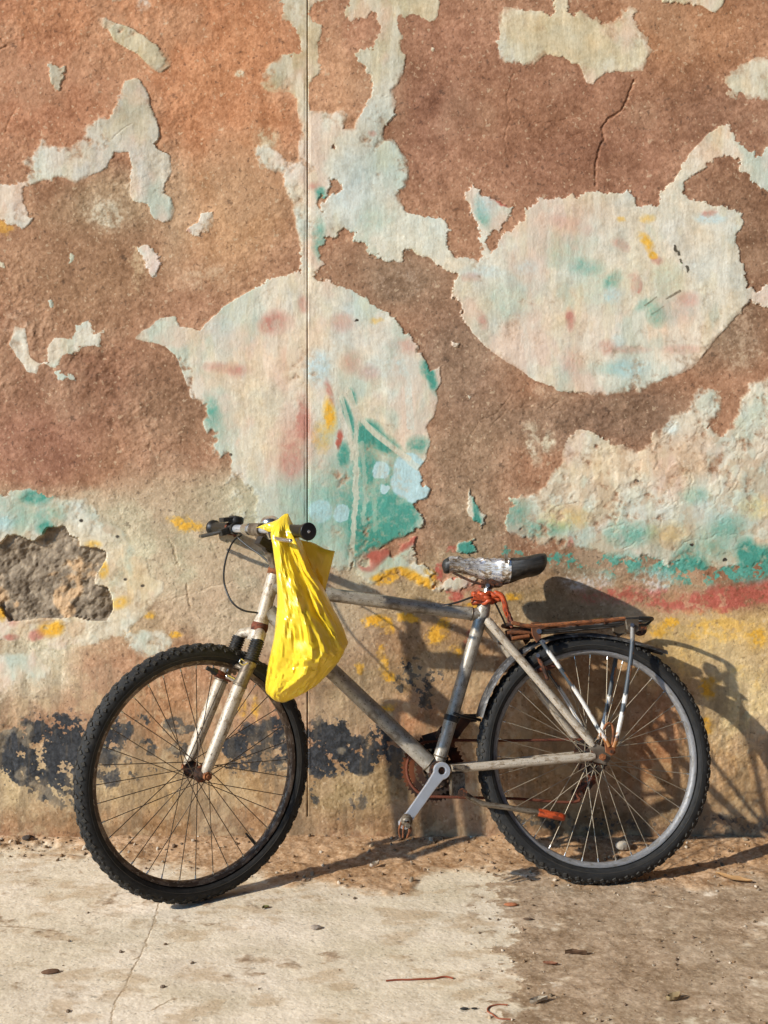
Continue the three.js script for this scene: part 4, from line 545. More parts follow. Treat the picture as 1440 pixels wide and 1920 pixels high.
// saddle
{
  const g = group('saddle', bike), nose = P(828, 1058), tail = P(1021, 1062), L = tail.x - nose.x, nU = 48, nV = 26, pos = [], uv = [], idx = [];
  const hw = (t) => 0.021 + 0.062 * sstep(0.28, 0.84, t), endR = (t) => Math.pow(clamp(1 - Math.pow(clamp((0.05 - t) / 0.05), 2.4)), 0.5) * Math.pow(clamp(1 - Math.pow(clamp((t - 0.9) / 0.1), 2.6)), 0.5);
  const topY = (t) => 0.007 - 0.014 * Math.sin(t * Math.PI) * 0.4 + 0.012 * sstep(0.7, 1, t) - 0.010 * sstep(0.12, 0, t), dep = (t) => 0.025 + 0.029 * Math.exp(-Math.pow((t - 0.56) / 0.24, 2)) + 0.014 * sstep(0.7, 0.95, t);
  for (let i = 0; i <= nU; i++) for (let j = 0; j < nV; j++) {
    const t = i / nU, a = j / nV * Math.PI * 2, e = Math.max(0.02, endR(t)), w = hw(t) * e, c = Math.cos(a), s = Math.sin(a), d = dep(t) * e;
    const ex = (v, p) => Math.sign(v) * Math.pow(Math.abs(v), p), wr = (t > 0.06 && t < 0.63 ? 0.0034 : 0.0008) * (Math.abs(nz(i * 9, j * 9, 26, 301) - 0.5) * 4 - 0.6);
    const yy = s > 0 ? ex(s, 0.8) * 0.017 * e : ex(s, 0.6) * d, shr = s > 0 ? 1 : 1 - 0.16 * Math.pow(-s, 2);
    pos.push(nose.x + L * t, lerp(nose.y, tail.y, t) + topY(t) + yy + wr, ex(c, 0.75) * w * shr + wr); uv.push(t * 2, j / nV * 2);
    if (i < nU) { const b = i * nV + j, b2 = i * nV + (j + 1) % nV; idx.push(b, b2, b + nV, b2, b2 + nV, b + nV); }
  }
  const make = (i0, i1) => { const q = new THREE.BufferGeometry(); q.setAttribute('position', new THREE.Float32BufferAttribute(pos, 3)); q.setAttribute('uv', new THREE.Float32BufferAttribute(uv, 2)); q.setIndex(idx.slice(i0 * nV * 6, i1 * nV * 6)); q.computeVertexNormals(); return q; };
  mesh('nose_cap', make(0, 3), M.black, g); mesh('tape_wrap', make(3, 30), M.tape, g); mesh('rear_shell', make(30, nU), M.black, g);
  const rail = (z) => capped([P(850, 1074, z * 0.6), P(890, 1092, z), P(925, 1097, z), P(960, 1090, z), P(990, 1074, z * 1.5)], 0.0035, 24, 8);
  mesh('rail', rail(0.02), M.darkRust, g); mesh('rail', rail(-0.02), M.darkRust, g);
  mesh('clamp', [box(0.05, 0.02, 0.05, P(922, 1094)), disc(0.009, 0.06, P(916, 1100), 16)], M.darkRust, g);
  mesh('clamp_bolt', [disc(0.006, 0.008, P(914, 1098, 0.032), 6)], M.chrome, g);
  mesh('tape_end', [plate([P(946, 1038, 0.07), P(952, 1040, 0.07), P(953, 1056, 0.07), P(947, 1056, 0.07)], 0.002, 0.068, 0.0004)], M.tape, g);
}

// crankset, chain, gears
{
  const g = group('crankset', bike), end = P(757, 1546, 0.085), A = V(BB.x, BB.y, 0), d = V(end.x - A.x, end.y - A.y, 0), L = d.length(), ang = Math.atan2(d.y, d.x);
  const arm = (z, dir) => {
    const s = new THREE.Shape(); s.absarc(0, 0, 0.0205, 0.75, Math.PI * 2 - 0.75, false); s.lineTo(0.045, -0.0115); s.lineTo(L - 0.03, -0.0105); s.lineTo(L - 0.012, -0.012); s.absarc(L - 0.004, 0, 0.0135, -1.2, 1.2, false); s.lineTo(L - 0.03, 0.0105); s.lineTo(0.045, 0.0115); s.closePath();
    const h = new THREE.Path(); h.absarc(0, 0, 0.0115, 0, Math.PI * 2, true); s.holes.push(h);
    const q = new THREE.ExtrudeGeometry(s, { depth: 0.011, bevelEnabled: true, bevelSize: 0.0018, bevelThickness: 0.0022, bevelSegments: 3, curveSegments: 20 }); q.rotateZ(ang + dir); q.translate(A.x, A.y, z); return q;
  };
  mesh('crank_arm', arm(0.075, 0), M.alloy, g); mesh('crank_arm', arm(-0.095, Math.PI), M.darkRust, g);
  mesh('spindle', rod(V(A.x, A.y, -0.085), V(A.x, A.y, 0.078), 0.0108, 0.0108, 16), M.darkRust, g);
  const ring = (R, n, z, mat) => {
    const s = new THREE.Shape(); for (let k = 0; k < n * 4; k++) { const a = k / (n * 4) * Math.PI * 2, r = [R - 0.0045, R - 0.0015, R + 0.0035, R - 0.0015][k % 4]; s[k ? 'lineTo' : 'moveTo'](Math.cos(a) * r, Math.sin(a) * r); }
    const h = new THREE.Path(); h.absarc(0, 0, R - 0.018, 0, Math.PI * 2, true); s.holes.push(h); const q = new THREE.ExtrudeGeometry(s, { depth: 0.0025, bevelEnabled: false, curveSegments: 40 }); q.translate(A.x, A.y, z); mesh('chainring', q, mat, g);
  };
  ring(0.086, 44, -0.055, M.darkRust); ring(0.071, 36, -0.047, M.darkRust); ring(0.05, 26, -0.04, M.darkRust);
  for (let k = 0; k < 5; k++) { const a = k / 5 * Math.PI * 2 + 0.3; mesh('spider_arm', rod(V(A.x, A.y, -0.053), V(A.x + Math.cos(a) * 0.062, A.y + Math.sin(a) * 0.062, -0.051), 0.008, 0.006, 8), M.steel, g); }
  // what is left of the near pedal: a bent cage on its axle
  const ped = group('pedal', bike), pa = P(757, 1544, 0.085), pb = V(pa.x, pa.y, 0.16);
  mesh('axle', rod(pa, pb, 0.007, 0.006, 12), M.steel, ped);
  mesh('cage_block', along(V(pa.x + 0.006, pa.y + 0.012, 0.098), V(pa.x + 0.002, pa.y + 0.006, 0.128), [[0, 0.006], [0.02, 0.014], [0.5, 0.0155], [0.98, 0.013], [1, 0.006]], 14), M.steel, ped);
  for (const [dx, dz] of [[-0.014, 0.1], [-0.006, 0.115], [0.006, 0.13], [0.012, 0.112]]) mesh('cage_prong', capped([V(pa.x + dx * 0.6, pa.y + 0.004, dz), V(pa.x + dx * 1.1, pa.y - 0.012, dz + 0.006), V(pa.x + dx * 0.7 - 0.004, pa.y - 0.03, dz + 0.003)], 0.0028, 12, 7), M.rust, ped);
  const ped2 = group('pedal', bike), p2 = V(A.x - d.x, A.y - d.y, -0.095);
  mesh('axle', rod(p2, V(p2.x, p2.y, -0.17), 0.007, 0.006, 12), M.steel, ped2);
  mesh('tread_block', box(0.07, 0.022, 0.05, V(p2.x, p2.y, -0.14)), M.black, ped2);
  // chain
  const z = -0.046, t1 = V(A.x + 0.006, A.y + 0.073, z), t2 = V(axle.x - 0.002, axle.y + 0.042, -0.04), b1 = V(A.x + 0.01, A.y - 0.073, z), b2 = P(1086, 1500, -0.045), j = P(1100, 1470, -0.045);
  const pts = [t1, mid(t1, t2, 0.5), t2]; for (let k = 1; k < 6; k++) { const a = Math.PI / 2 - k / 5 * 2.6; pts.push(V(axle.x + Math.cos(a) * 0.042, axle.y + Math.sin(a) * 0.042, -0.04)); } pts.push(j, P(1080, 1486, -0.045), b2, mid(b2, b1, 0.5), b1); for (let k = 1; k < 12; k++) { const a = -Math.PI / 2 - k / 12 * Math.PI; pts.push(V(A.x + Math.cos(a) * 0.073, A.y + Math.sin(a) * 0.073, z)); }
  const curve = new THREE.CatmullRomCurve3(pts, true, 'centripetal'), n = 150, parts = [];
  for (let k = 0; k < n; k++) { const p = curve.getPointAt(k / n), tg = curve.getTangentAt(k / n); const q = new THREE.CylinderGeometry(0.0042, 0.0042, 0.011, 6); q.applyQuaternion(new THREE.Quaternion().setFromUnitVectors(V(0, 1, 0), tg)); q.scale(1, 1, 1); q.translate(p.x, p.y, p.z); parts.push(q); }
  const ch = mesh('chain', mergeGeometries(parts), M.redRust, bike);
  const cs = group('cassette', bike); for (let k = 0; k < 6; k++) { const R = 0.05 - k * 0.0055, s = new THREE.Shape(), nT = 28 - k * 3; for (let i = 0; i < nT * 2; i++) { const a = i / (nT * 2) * Math.PI * 2, r = R + (i % 2 ? 0.0025 : -0.0025); s[i ? 'lineTo' : 'moveTo'](Math.cos(a) * r, Math.sin(a) * r); } const q = new THREE.ExtrudeGeometry(s, { depth: 0.0022, bevelEnabled: false }); q.translate(axle.x, axle.y, -0.036 - k * 0.0046); mesh('sprocket', q, M.darkRust, cs); }
  const de = group('rear_derailleur', bike), j2 = P(1082, 1490, -0.05);
  mesh('body', [rod(P(1128, 1428, -0.07), P(1108, 1458, -0.06), 0.013, 0.011, 14), box(0.03, 0.022, 0.02, P(1112, 1450, -0.062), 0.5)], M.redRust, de);
  mesh('cage', plate([P(1112, 1455, -0.05), P(1118, 1468, -0.05), P(1100, 1482, -0.05), P(1088, 1500, -0.05), P(1076, 1496, -0.05), P(1080, 1480, -0.05), P(1095, 1462, -0.05)], 0.003, -0.054, 0.0005), M.redRust, de);
  for (const w of [j, P(1082, 1490, -0.045)]) mesh('jockey_wheel', disc(0.017, 0.007, V(w.x, w.y, -0.047), 14, 0.004), M.darkRust, de);
  const fd = group('front_derailleur', bike); mesh('cage', plate([V(A.x - 0.03, A.y + 0.088, 0), V(A.x + 0.012, A.y + 0.098, 0), V(A.x + 0.05, A.y + 0.082, 0), V(A.x + 0.062, A.y + 0.055, 0), V(A.x + 0.045, A.y + 0.055, 0), V(A.x + 0.02, A.y + 0.076, 0), V(A.x - 0.026, A.y + 0.074, 0)], 0.003, -0.036, 0.0005), M.darkRust, fd); mesh('arm', rod(V(A.x + 0.016, A.y + 0.085, -0.036), V(A.x + 0.026, A.y + 0.1, 0.0), 0.011, 0.014, 12), M.darkRust, fd);
}

// kickstand
{
  const g = group('kickstand', bike), z = 0.05;
  mesh('bracket', [box(0.034, 0.056, 0.05, P(857, 1470, 0.026)), box(0.03, 0.012, 0.056, P(857, 1438, 0.03))], M.steel, g);
  mesh('pivot', [disc(0.012, 0.03, P(866, 1486, z), 16)], M.darkRust, g);
  mesh('leg', capped([P(868, 1486, z), P(884, 1497, z), P(902, 1506, z), P(930, 1511, z), P(970, 1517, z), P(1014, 1524, z)], 0.0072, 40, 12), M.steel, g);
  mesh('rubber_tip', along(P(1009, 1523, z), P(1059, 1533, z), [[0, 0.004], [0.01, 0.0105], [0.85, 0.0098], [0.99, 0.0085], [1, 0.001]], 18), M.orange, g);
}

// rear rack
function paintedRod(pts, r, n, fn) {
  const g = tube(pts, r, n, 9), c = new Float32Array(g.attributes.position.count * 3), ring = 10; for (let i = 0; i < g.attributes.position.count; i++) { const t = Math.floor(i / ring) / n, k = fn(t, i % ring); c.set(k, i * 3); } g.setAttribute('color', new THREE.BufferAttribute(c, 3)); return g;
}
{
  const g = group('rear_rack', bike), zR = 0.062;
  const loop = [P(962, 1168, zR), P(985, 1173, zR), P(1010, 1173, zR), P(1080, 1168, zR), P(1172, 1160, zR), P(1205, 1159, zR * 0.95), P(1222, 1160, zR * 0.55)];
  const rustRod = loop.slice(0, 5), tailRod = [loop[4], loop[5], loop[6], V(loop[6].x + 0.006, loop[6].y, 0), flipZ(loop[6]), flipZ(loop[5]), flipZ(loop[4])];
  mesh('side_rail', capped(rustRod, 0.0058, 40, 10), M.rust, g); mesh('side_rail', capped(rustRod.map(flipZ), 0.0058, 40, 10), M.rust, g); mesh('tail_loop', tube(tailRod, 0.0058, 60, 10), M.black, g);
  mesh('tail_brace', capped([P(1196, 1172, 0.05), P(1212, 1171, 0.04), P(1222, 1162, 0.03)], 0.004, 14, 8), M.black, g);
  mesh('front_crossbar', rod(loop[0], flipZ(loop[0]), 0.0058, 0.0058, 10), M.darkRust, g);
  for (const [x, y] of [[1030, 1174], [1085, 1170], [1140, 1166]]) { const a = P(x, y, zR); mesh('crossbar', rod(a, flipZ(a), 0.004, 0.004, 8), M.darkRust, g); }
  mesh('centre_plate', plate([P(1012, 1182, 0.02), P(1160, 1168, 0.02), P(1160, 1174, 0.02), P(1012, 1188, 0.02)], 0.055, 0.0, 0.002), M.fender, g);
  mesh('lower_rail', capped([P(1015, 1183, 0.055), P(1090, 1177, 0.055), P(1168, 1170, 0.055)], 0.004, 20, 8), M.black, g);
  for (const s of [1, -1]) {
    mesh('front_bracket', plate([P(996, 1168, zR), P(1012, 1168, zR), P(1014, 1196, zR), P(1006, 1204, zR), P(998, 1190, zR)], 0.006, s * zR, 0.001), M.rust, g);
    mesh('stay_clamp', plate([P(1172, 1158, zR), P(1196, 1156, zR), P(1196, 1182, zR), P(1186, 1188, zR), P(1176, 1180, zR)], 0.01, s * zR, 0.0015), M.steel, g);
    mesh('clamp_bolt', disc(0.0062, 0.012, P(1184, 1172, s * (zR + 0.008)), 6), M.chrome, g);
    mesh('bracket_bolt', [disc(0.007, 0.012, P(1010, 1184, s * (zR + 0.006)), 10), disc(0.005, 0.014, P(1018, 1203, s * (zR + 0.008)), 6)], M.chrome, g);
    const zs = (t) => s * lerp(zR + 0.004, 0.078, t);
    const wht = [0.62, 0.59, 0.54], drk = [0.045, 0.055, 0.065], rst = [0.32, 0.13, 0.035];
    const chips = (t, k, segs) => { const w = t + 0.05 * (nz(t * 300, k * 22, 30, 310) - 0.5); for (const [e, c] of segs) if (w < e) return nz(t * 400, k * 20, 30, 311) > 0.76 ? rst : c; return rst; };
    const p1 = [[1014, 1200], [1030, 1224], [1050, 1252], [1090, 1312], [1122, 1366], [1136, 1388], [1142, 1400]], q1 = p1.map(([x, y], i) => { const a = P(x, y, Math.abs(zs(i / 6))); return V(a.x, a.y, zs(i / 6)); });
    mesh('stay', paintedRod(q1, 0.0062, 80, (t, k) => chips(t, k, [[0.1, drk], [0.26, wht], [0.46, drk], [0.8, wht], [0.83, drk], [0.93, wht], [0.95, rst]])), M.chipped, g);
    const p2 = [[1186, 1176], [1185, 1215], [1178, 1270], [1168, 1330], [1157, 1380], [1150, 1402]], q2 = p2.map(([x, y], i) => { const a = P(x, y, Math.abs(zs(i / 5))); return V(a.x, a.y, zs(i / 5)); });
    mesh('stay', paintedRod(q2, 0.0066, 80, (t, k) => chips(t, k, [[0.1, [0.2, 0.18, 0.16]], [0.56, drk], [0.64, wht], [0.72, drk], [0.9, wht], [0.93, drk], [1.2, rst]])), M.chipped, g);
    const z = s * 0.078, qq = (x, y) => P(x, y, 0.078); mesh('foot_plate', plate([qq(1134, 1392), qq(1143, 1396), qq(1152, 1396), qq(1153, 1412), qq(1146, 1416), qq(1136, 1410)], 0.005, z, 0.001), M.rust, g); mesh('foot_bolt', disc(0.0048, 0.01, V(qq(1146, 1409).x, qq(1146, 1409).y, z + s * 0.004), 12), M.darkRust, g);
    if (s > 0) mesh('hook', capped([qq(1148, 1396), qq(1150, 1372), qq(1146, 1357), qq(1138, 1358), qq(1133, 1366)], 0.0036, 24, 8), M.rust, g);
  }
  mesh('front_bracket_block', [box(0.075, 0.03, 0.075, P(978, 1189, 0.0), 0.06)], M.darkRust, g);
  mesh('spring_clip', [rod(P(952, 1186, 0.045), P(998, 1186, 0.045), 0.005, 0.005, 8), rod(P(960, 1197, 0.045), P(992, 1192, 0.045), 0.005, 0.005, 8)], M.rust, g);
  mesh('reflector', [disc(0.018, 0.012, P(1200, 1180, 0.01), 20)], M.darkRust, g);
}
// mudguard swept along the tyre
{
  const g = group('mudguard', bike), path = [[904, 1345], [912, 1318], [927, 1285], [952, 1249], [986, 1221], [1034, 1200], [1090, 1193], [1150, 1198], [1200, 1210], [1254, 1226]].map(([x, y]) => { const p = P(x, y, 0.028); return V(p.x, p.y, 0); });
  const c = new THREE.CatmullRomCurve3(path), n = 70, nk = 13, pos = [], uv = [], idx = [];
  for (let i = 0; i <= n; i++) { const p = c.getPointAt(i / n), t = c.getTangentAt(i / n), nrm = V(-t.y, t.x, 0); for (let k = 0; k < nk; k++) { const a = (k / (nk - 1) - 0.5) * 2.4, w = 0.031 * (1 - 0.25 * sstep(0.92, 1, i / n)), off = 0.022 * (Math.cos(a) - 0.45); pos.push(p.x + nrm.x * off, p.y + nrm.y * off, Math.sin(a) / Math.sin(1.2) * w); uv.push(i / n * 4, k / nk); if (i < n && k < nk - 1) { const q = i * nk + k; idx.push(q, q + 1, q + nk, q + 1, q + nk + 1, q + nk); } } }
  const q = new THREE.BufferGeometry(); q.setAttribute('position', new THREE.Float32BufferAttribute(pos, 3)); q.setAttribute('uv', new THREE.Float32BufferAttribute(uv, 2)); q.setIndex(idx); q.computeVertexNormals();
  mesh('blade', q, Object.assign(M.fender.clone(), { side: THREE.DoubleSide }), g);
}
// rear brake
{
  const g = group('rear_brake', bike);
  for (const s of [1, -1]) { mesh('brake_arm', capped([P(1026, 1272, s * 0.045), P(1018, 1250, s * 0.045), P(1008, 1232, s * 0.03)], 0.006, 14, 8), M.darkRust, g); mesh('brake_pad', rod(P(1008, 1258, s * 0.02), P(1040, 1248, s * 0.02), 0.006, 0.006, 8), M.redRust, g); mesh('brake_bolt', disc(0.006, 0.01, P(1008, 1229, s * 0.05), 6), M.chrome, g); }
}

// fork
{
  const g = steered('fork'), zL = 0.057;
  const crown = F(480, 1196, 0), nearTop = F(484, 1200, zL), bootB = F(470, 1240, zL), legB = F(384, 1452, zL), legT = F(468, 1243, zL), sleeve = F(449, 1287, zL);
  mesh('steerer', along(F(478, 1204, 0), F(487, 1178, 0), [[0, 0.012], [0.05, 0.0235], [0.6, 0.023], [1, 0.02]]), M.cream, g);
  mesh('crown', [tube([V(nearTop.x, nearTop.y - 0.004, zL), V(nearTop.x + 0.004, nearTop.y + 0.006, zL * 0.9), V(crown.x, crown.y + 0.013, 0.022), V(crown.x, crown.y + 0.013, -0.022), V(nearTop.x + 0.004, nearTop.y + 0.006, -zL * 0.9), V(nearTop.x, nearTop.y - 0.004, -zL)], 0.0145, 40, 16)], M.cream, g);
  for (const f of [(p) => p, flipZ]) {
    const rib = []; for (let k = 0; k <= 36; k++) rib.push([k / 36, k % 4 < 2 ? 0.0195 : 0.0165]); rib[0][1] = 0.012; rib[36][1] = 0.012;
    mesh('boot', along(f(nearTop), f(bootB), rib, 22), M.black, g);
    mesh('sleeve', along(f(bootB), f(sleeve), [[0, 0.012], [0.02, 0.0175], [0.12, 0.0195], [0.2, 0.0175], [0.9, 0.0178], [0.94, 0.0198], [1, 0.0195]], 22), M.steel, g);
    mesh('leg', along(f(sleeve), f(legB), [[0, 0.017], [0.02, 0.0182], [0.5, 0.0172], [0.8, 0.0158], [0.93, 0.014], [0.98, 0.012], [1, 0.004]], 26), M.cream, g);
    const w = V(wheelC.x, wheelC.y, f(V(0, 0, zL)).z); mesh('axle_nut', [disc(0.0115, 0.012, V(w.x, w.y, w.z + Math.sign(w.z) * 0.012), 6), disc(0.0055, 0.03, V(w.x, w.y, w.z + Math.sign(w.z) * 0.008), 12)], M.rust, g);
  }
  const br = F(400, 1258, -0.02);
  mesh('brake_arch', capped([F(466, 1262, zL), F(448, 1250, zL * 0.6), F(436, 1248, 0), F(432, 1248, -zL * 0.6), F(440, 1262, -zL)], 0.006, 30, 10), M.steel, g);
  mesh('brake_arm', capped([F(452, 1280, 0.05), F(438, 1274, 0.048), F(426, 1268, 0.044)], 0.0062, 14, 10), M.chrome, g);
  mesh('brake_block', along(F(434, 1274, 0.032), F(404, 1261, 0.036), [[0, 0.003], [0.03, 0.0085], [0.6, 0.0085], [0.62, 0.0105], [0.95, 0.0105], [1, 0.004]], 14), M.redRust, g);
  mesh('brake_tip', along(F(410, 1263, 0.036), F(387, 1252, 0.036), [[0, 0.003], [0.05, 0.009], [0.5, 0.009], [0.55, 0.0055], [0.97, 0.0055], [1, 0.001]], 14), M.black, g);
  mesh('spring_loop', capped([F(458, 1240, zL + 0.018), F(452, 1236, zL + 0.02), F(449, 1242, zL + 0.02), F(456, 1247, zL + 0.02), F(464, 1243, zL + 0.018)], 0.002, 24, 6), M.chrome, g);
}

// handlebar
const barC = V(-0.9236, 0.9642, 0), barL = 0.2895;
{
  const g = steered('handlebar'), at_ = (z, dx = 0, dy = 0) => V(barC.x + dx, barC.y + dy, z);
  mesh('bar', capped([at_(-barL + 0.01), at_(-0.12), at_(-0.04, 0, 0.001), at_(0.04, 0, 0.001), at_(0.12), at_(barL - 0.01)], 0.0112, 40, 16), M.alloy, g);
  for (const s of [1, -1]) {
    const a = at_(s * (barL - 0.125)), b = at_(s * barL), prof = [[0, 0.011], [0.01, 0.018], [0.06, 0.018], [0.08, 0.0165]]; for (let k = 0; k < 10; k++) prof.push([0.1 + k * 0.075, k % 2 ? 0.0158 : 0.0168]); prof.push([0.88, 0.0165], [0.9, 0.022], [0.985, 0.023], [1, 0.021], [1, 0.001]);
    mesh('grip', along(a, b, prof, 26), M.grip, g);
  }
  mesh('stem', [rod(F(517, 1070, 0), V(barC.x + 0.035, barC.y - 0.055, 0), 0.0125, 0.0125, 18), rod(V(barC.x + 0.038, barC.y - 0.06, 0), V(barC.x, barC.y, 0), 0.014, 0.016, 18), rod(at_(-0.028), at_(0.028), 0.0175, 0.0175, 20)], M.steel, g);
  // brake levers
  const lev = (s, mat) => {
    mesh('lever_bracket', [rod(at_(s * 0.135), at_(s * 0.175), 0.0165, 0.0165, 16), box(0.03, 0.018, 0.024, at_(s * 0.155, -0.024, -0.008), 0.3)], M.black, g);
    mesh('brake_lever', capped([at_(s * 0.15, -0.034, -0.008), at_(s * 0.19, -0.046, -0.016), at_(s * 0.235, -0.05, -0.022), at_(s * 0.275, -0.044, -0.024)], 0.0055, 24, 10), mat, g);
  };
  lev(1, M.chrome); lev(-1, M.black);
  mesh('lever_end', [new THREE.SphereGeometry(0.007, 12, 10).translate(barC.x - 0.046, barC.y - 0.024, -0.26)], M.chrome, g);
  // shifter pod on the far side, with its strap
  const pod = F(441, 977, -0.16);
  mesh('shifter_pod', [along(V(pod.x, pod.y - 0.012, -0.16), V(pod.x + 0.004, pod.y + 0.014, -0.16), [[0, 0.012], [0.02, 0.02], [0.5, 0.023], [0.9, 0.021], [1, 0.014]], 20), box(0.034, 0.012, 0.03, V(pod.x - 0.026, pod.y + 0.004, -0.16), 0.1), box(0.012, 0.03, 0.02, V(pod.x + 0.02, pod.y - 0.022, -0.16), 0.3)], M.black, g);
  mesh('strap', [rod(F(434, 984, -0.15), F(441, 1006, -0.15), 0.005, 0.005, 8), disc(0.019, 0.012, at_(-0.165), 18)], M.redRust, g);
  mesh('bar_clamp', [rod(at_(-0.075), at_(-0.045), 0.0165, 0.0165, 18)], M.chrome, g);
  mesh('shifter_pod', [box(0.045, 0.022, 0.03, F(497, 1020, 0.09), -0.5), disc(0.018, 0.022, F(505, 1024, 0.09), 18)], M.black, g);
  // bell
  const bl = F(507, 980, 0.035), dome = new THREE.SphereGeometry(0.027, 28, 14, 0, Math.PI * 2, 0, Math.PI * 0.5); dome.scale(1, 0.72, 1); dome.translate(bl.x, bl.y, bl.z);
  mesh('bell', dome, Object.assign(M.chrome.clone(), { side: THREE.DoubleSide }), g); mesh('bell_mount', rod(V(bl.x, bl.y - 0.022, bl.z), V(bl.x, bl.y + 0.012, bl.z), 0.007, 0.009, 10), M.black, g);
  // cables
  mesh('brake_cable', capped([F(452, 1004, -0.13), F(440, 1012, -0.13), F(428, 1034, -0.12), F(420, 1068, -0.10), F(422, 1100, -0.06), F(436, 1130, -0.03), F(455, 1144, -0.012), F(482, 1149, 0.0)], 0.0027, 60, 8), M.cable, g);
  mesh('gear_cable', capped([F(446, 1008, -0.13), F(462, 1022, -0.10), F(490, 1042, -0.05), F(516, 1066, 0.0), F(545, 1090, 0.02)], 0.0027, 40, 8), M.cable, g);
}

const tint = (r, g, b) => std({ color: new THREE.Color().setRGB(r, g, b), roughness: 0.9 });
// ---------------------------------------------------------------- the yellow bag hung on the handlebar
const bagMat = new THREE.MeshPhysicalMaterial({ name: 'thin yellow plastic', color: new THREE.Color().setRGB(0.92, 0.66, 0.03), roughness: 0.28, transmission: 0.22, thickness: 0, side: THREE.DoubleSide, clearcoat: 0.4, clearcoatRoughness: 0.22 });
function loft(rows, z0, n, m, fold, off) {                              // rows: [x left, y left, x right, y right, half depth, z shift]
  const pos = [], uv = [], idx = [], R = rows.length - 1;
  const cat = (k, t) => { const f = clamp(t * R, 0, R - 1e-6), i = Math.floor(f), u = f - i, p = [-1, 0, 1, 2].map((d) => rows[clamp(i + d, 0, R)][k] ?? 0); return 0.5 * (2 * p[1] + (p[2] - p[0]) * u + (2 * p[0] - 5 * p[1] + 4 * p[2] - p[3]) * u * u + (3 * p[1] - p[0] - 3 * p[2] + p[3]) * u * u * u); };
  for (let i = 0; i <= n; i++) {
    const t = i / n, zc = z0 + cat(5, t), A = worldAt(cat(0, t), cat(1, t), zc), B = worldAt(cat(2, t), cat(3, t), zc), dep = Math.max(0.002, cat(4, t)), c = A.clone().add(B).multiplyScalar(0.5), hx = B.clone().sub(A).multiplyScalar(0.5);
    for (let j = 0; j <= m; j++) {
      const a = j / m * Math.PI * 2, co = Math.cos(a), si = Math.sin(a);
      const q = (j % m) / m, tri = (x) => Math.abs(((x % 2) + 2) % 2 - 1), k1 = tri(q * 6 + 1.2 * (nz(t * 200, 5, 160, off) - 0.5) + t * 0.5), k2 = tri(q * 14 + t * 1.1 + 1.4 * (nz(t * 300, 40, 120, off + 1) - 0.5)), up = sstep(0.75, 0.15, t);
      const cr = Math.abs(nz(Math.cos(a) * 60 + t * 30, t * 190 + Math.sin(a) * 60, 95, off + 2) - 0.5), cr2 = Math.abs(nz(Math.cos(a) * 60, t * 150 + Math.sin(a) * 60, 34, off + 3) - 0.5);
      const f = 1 + fold * 0.68 * ((0.1 + 0.16 * up) * (k1 - 0.5) + (0.03 + 0.14 * up) * (k2 - 0.5) + 1.0 * (cr - 0.08) + 0.55 * (cr2 - 0.08));
      const ed = 0.5 + 0.5 * Math.abs(si);
      pos.push(c.x + hx.x * co * (1 + (f - 1) * 0.35), c.y + hx.y * co * (1 + (f - 1) * 0.35), c.z + dep * Math.sign(si) * Math.pow(Math.abs(si), 0.8) * (1 + (f - 1) * 1.6) * 1); uv.push(j / m, 1 - t);
      if (i < n && j < m) { const b = i * (m + 1) + j; idx.push(b, b + m + 1, b + 1, b + 1, b + m + 1, b + m + 2); }
    }
  }
  const g = new THREE.BufferGeometry(); g.setAttribute('position', new THREE.Float32BufferAttribute(pos, 3)); g.setAttribute('uv', new THREE.Float32BufferAttribute(uv, 2)); g.setIndex(idx); return toCreasedNormals(g, 0.5);
}
{
  const bag = new THREE.Group(); thing(bag, 'plastic_bag', 'yellow plastic carrier bag hanging from the handlebar', 'bag');
  const zb = 0.43;
  mesh('body', loft([[533, 964, 540, 963, 0.003, -0.04], [523, 972, 545, 976, 0.014, -0.03], [512, 986, 551, 988, 0.03, -0.02], [508, 1002, 559, 1005, 0.034, -0.01], [511, 1020, 566, 1020, 0.036, 0], [514, 1045, 574, 1042, 0.04], [517, 1069, 584, 1068, 0.048], [519, 1096, 600, 1094, 0.06], [520, 1125, 614, 1122, 0.072], [519, 1150, 626, 1148, 0.082], [516, 1177, 640, 1175, 0.09], [512, 1209, 650, 1203, 0.094], [508, 1240, 650, 1212, 0.093], [504, 1268, 644, 1224, 0.088], [502, 1288, 632, 1240, 0.078], [504, 1300, 612, 1264, 0.06], [512, 1308, 590, 1285, 0.046], [522, 1314, 562, 1302, 0.026], [532, 1317, 540, 1314, 0.004]], zb, 110, 100, 1, 331), bagMat, bag);
  mesh('added_contents', loft([[530, 1150, 600, 1150, 0.03], [524, 1170, 622, 1168, 0.06], [522, 1210, 636, 1205, 0.074], [518, 1250, 630, 1222, 0.07], [514, 1282, 606, 1250, 0.05], [530, 1296, 566, 1284, 0.02]], zb, 40, 40, 0.5, 345), tint(0.62, 0.5, 0.2), bag);  // unseen opaque lump, added so the thin bag casts a solid shadow
  mesh('handle', loft([[480, 990, 482, 988, 0.002], [492, 984, 495, 993, 0.012], [508, 979, 510, 1001, 0.02], [528, 972, 528, 1010, 0.024], [540, 976, 540, 1014, 0.012]], 0.385, 24, 26, 0.8, 335), bagMat, bag);
  mesh('loose_handle', loft([[560, 1010, 562, 1050, 0.006, 0.02], [578, 1016, 580, 1078, 0.012, 0.01], [596, 1024, 594, 1095, 0.014], [612, 1030, 602, 1104, 0.012], [624, 1035, 608, 1107, 0.008], [627, 1037, 610, 1106, 0.002]], 0.385, 30, 30, 1, 339), bagMat, bag);
}

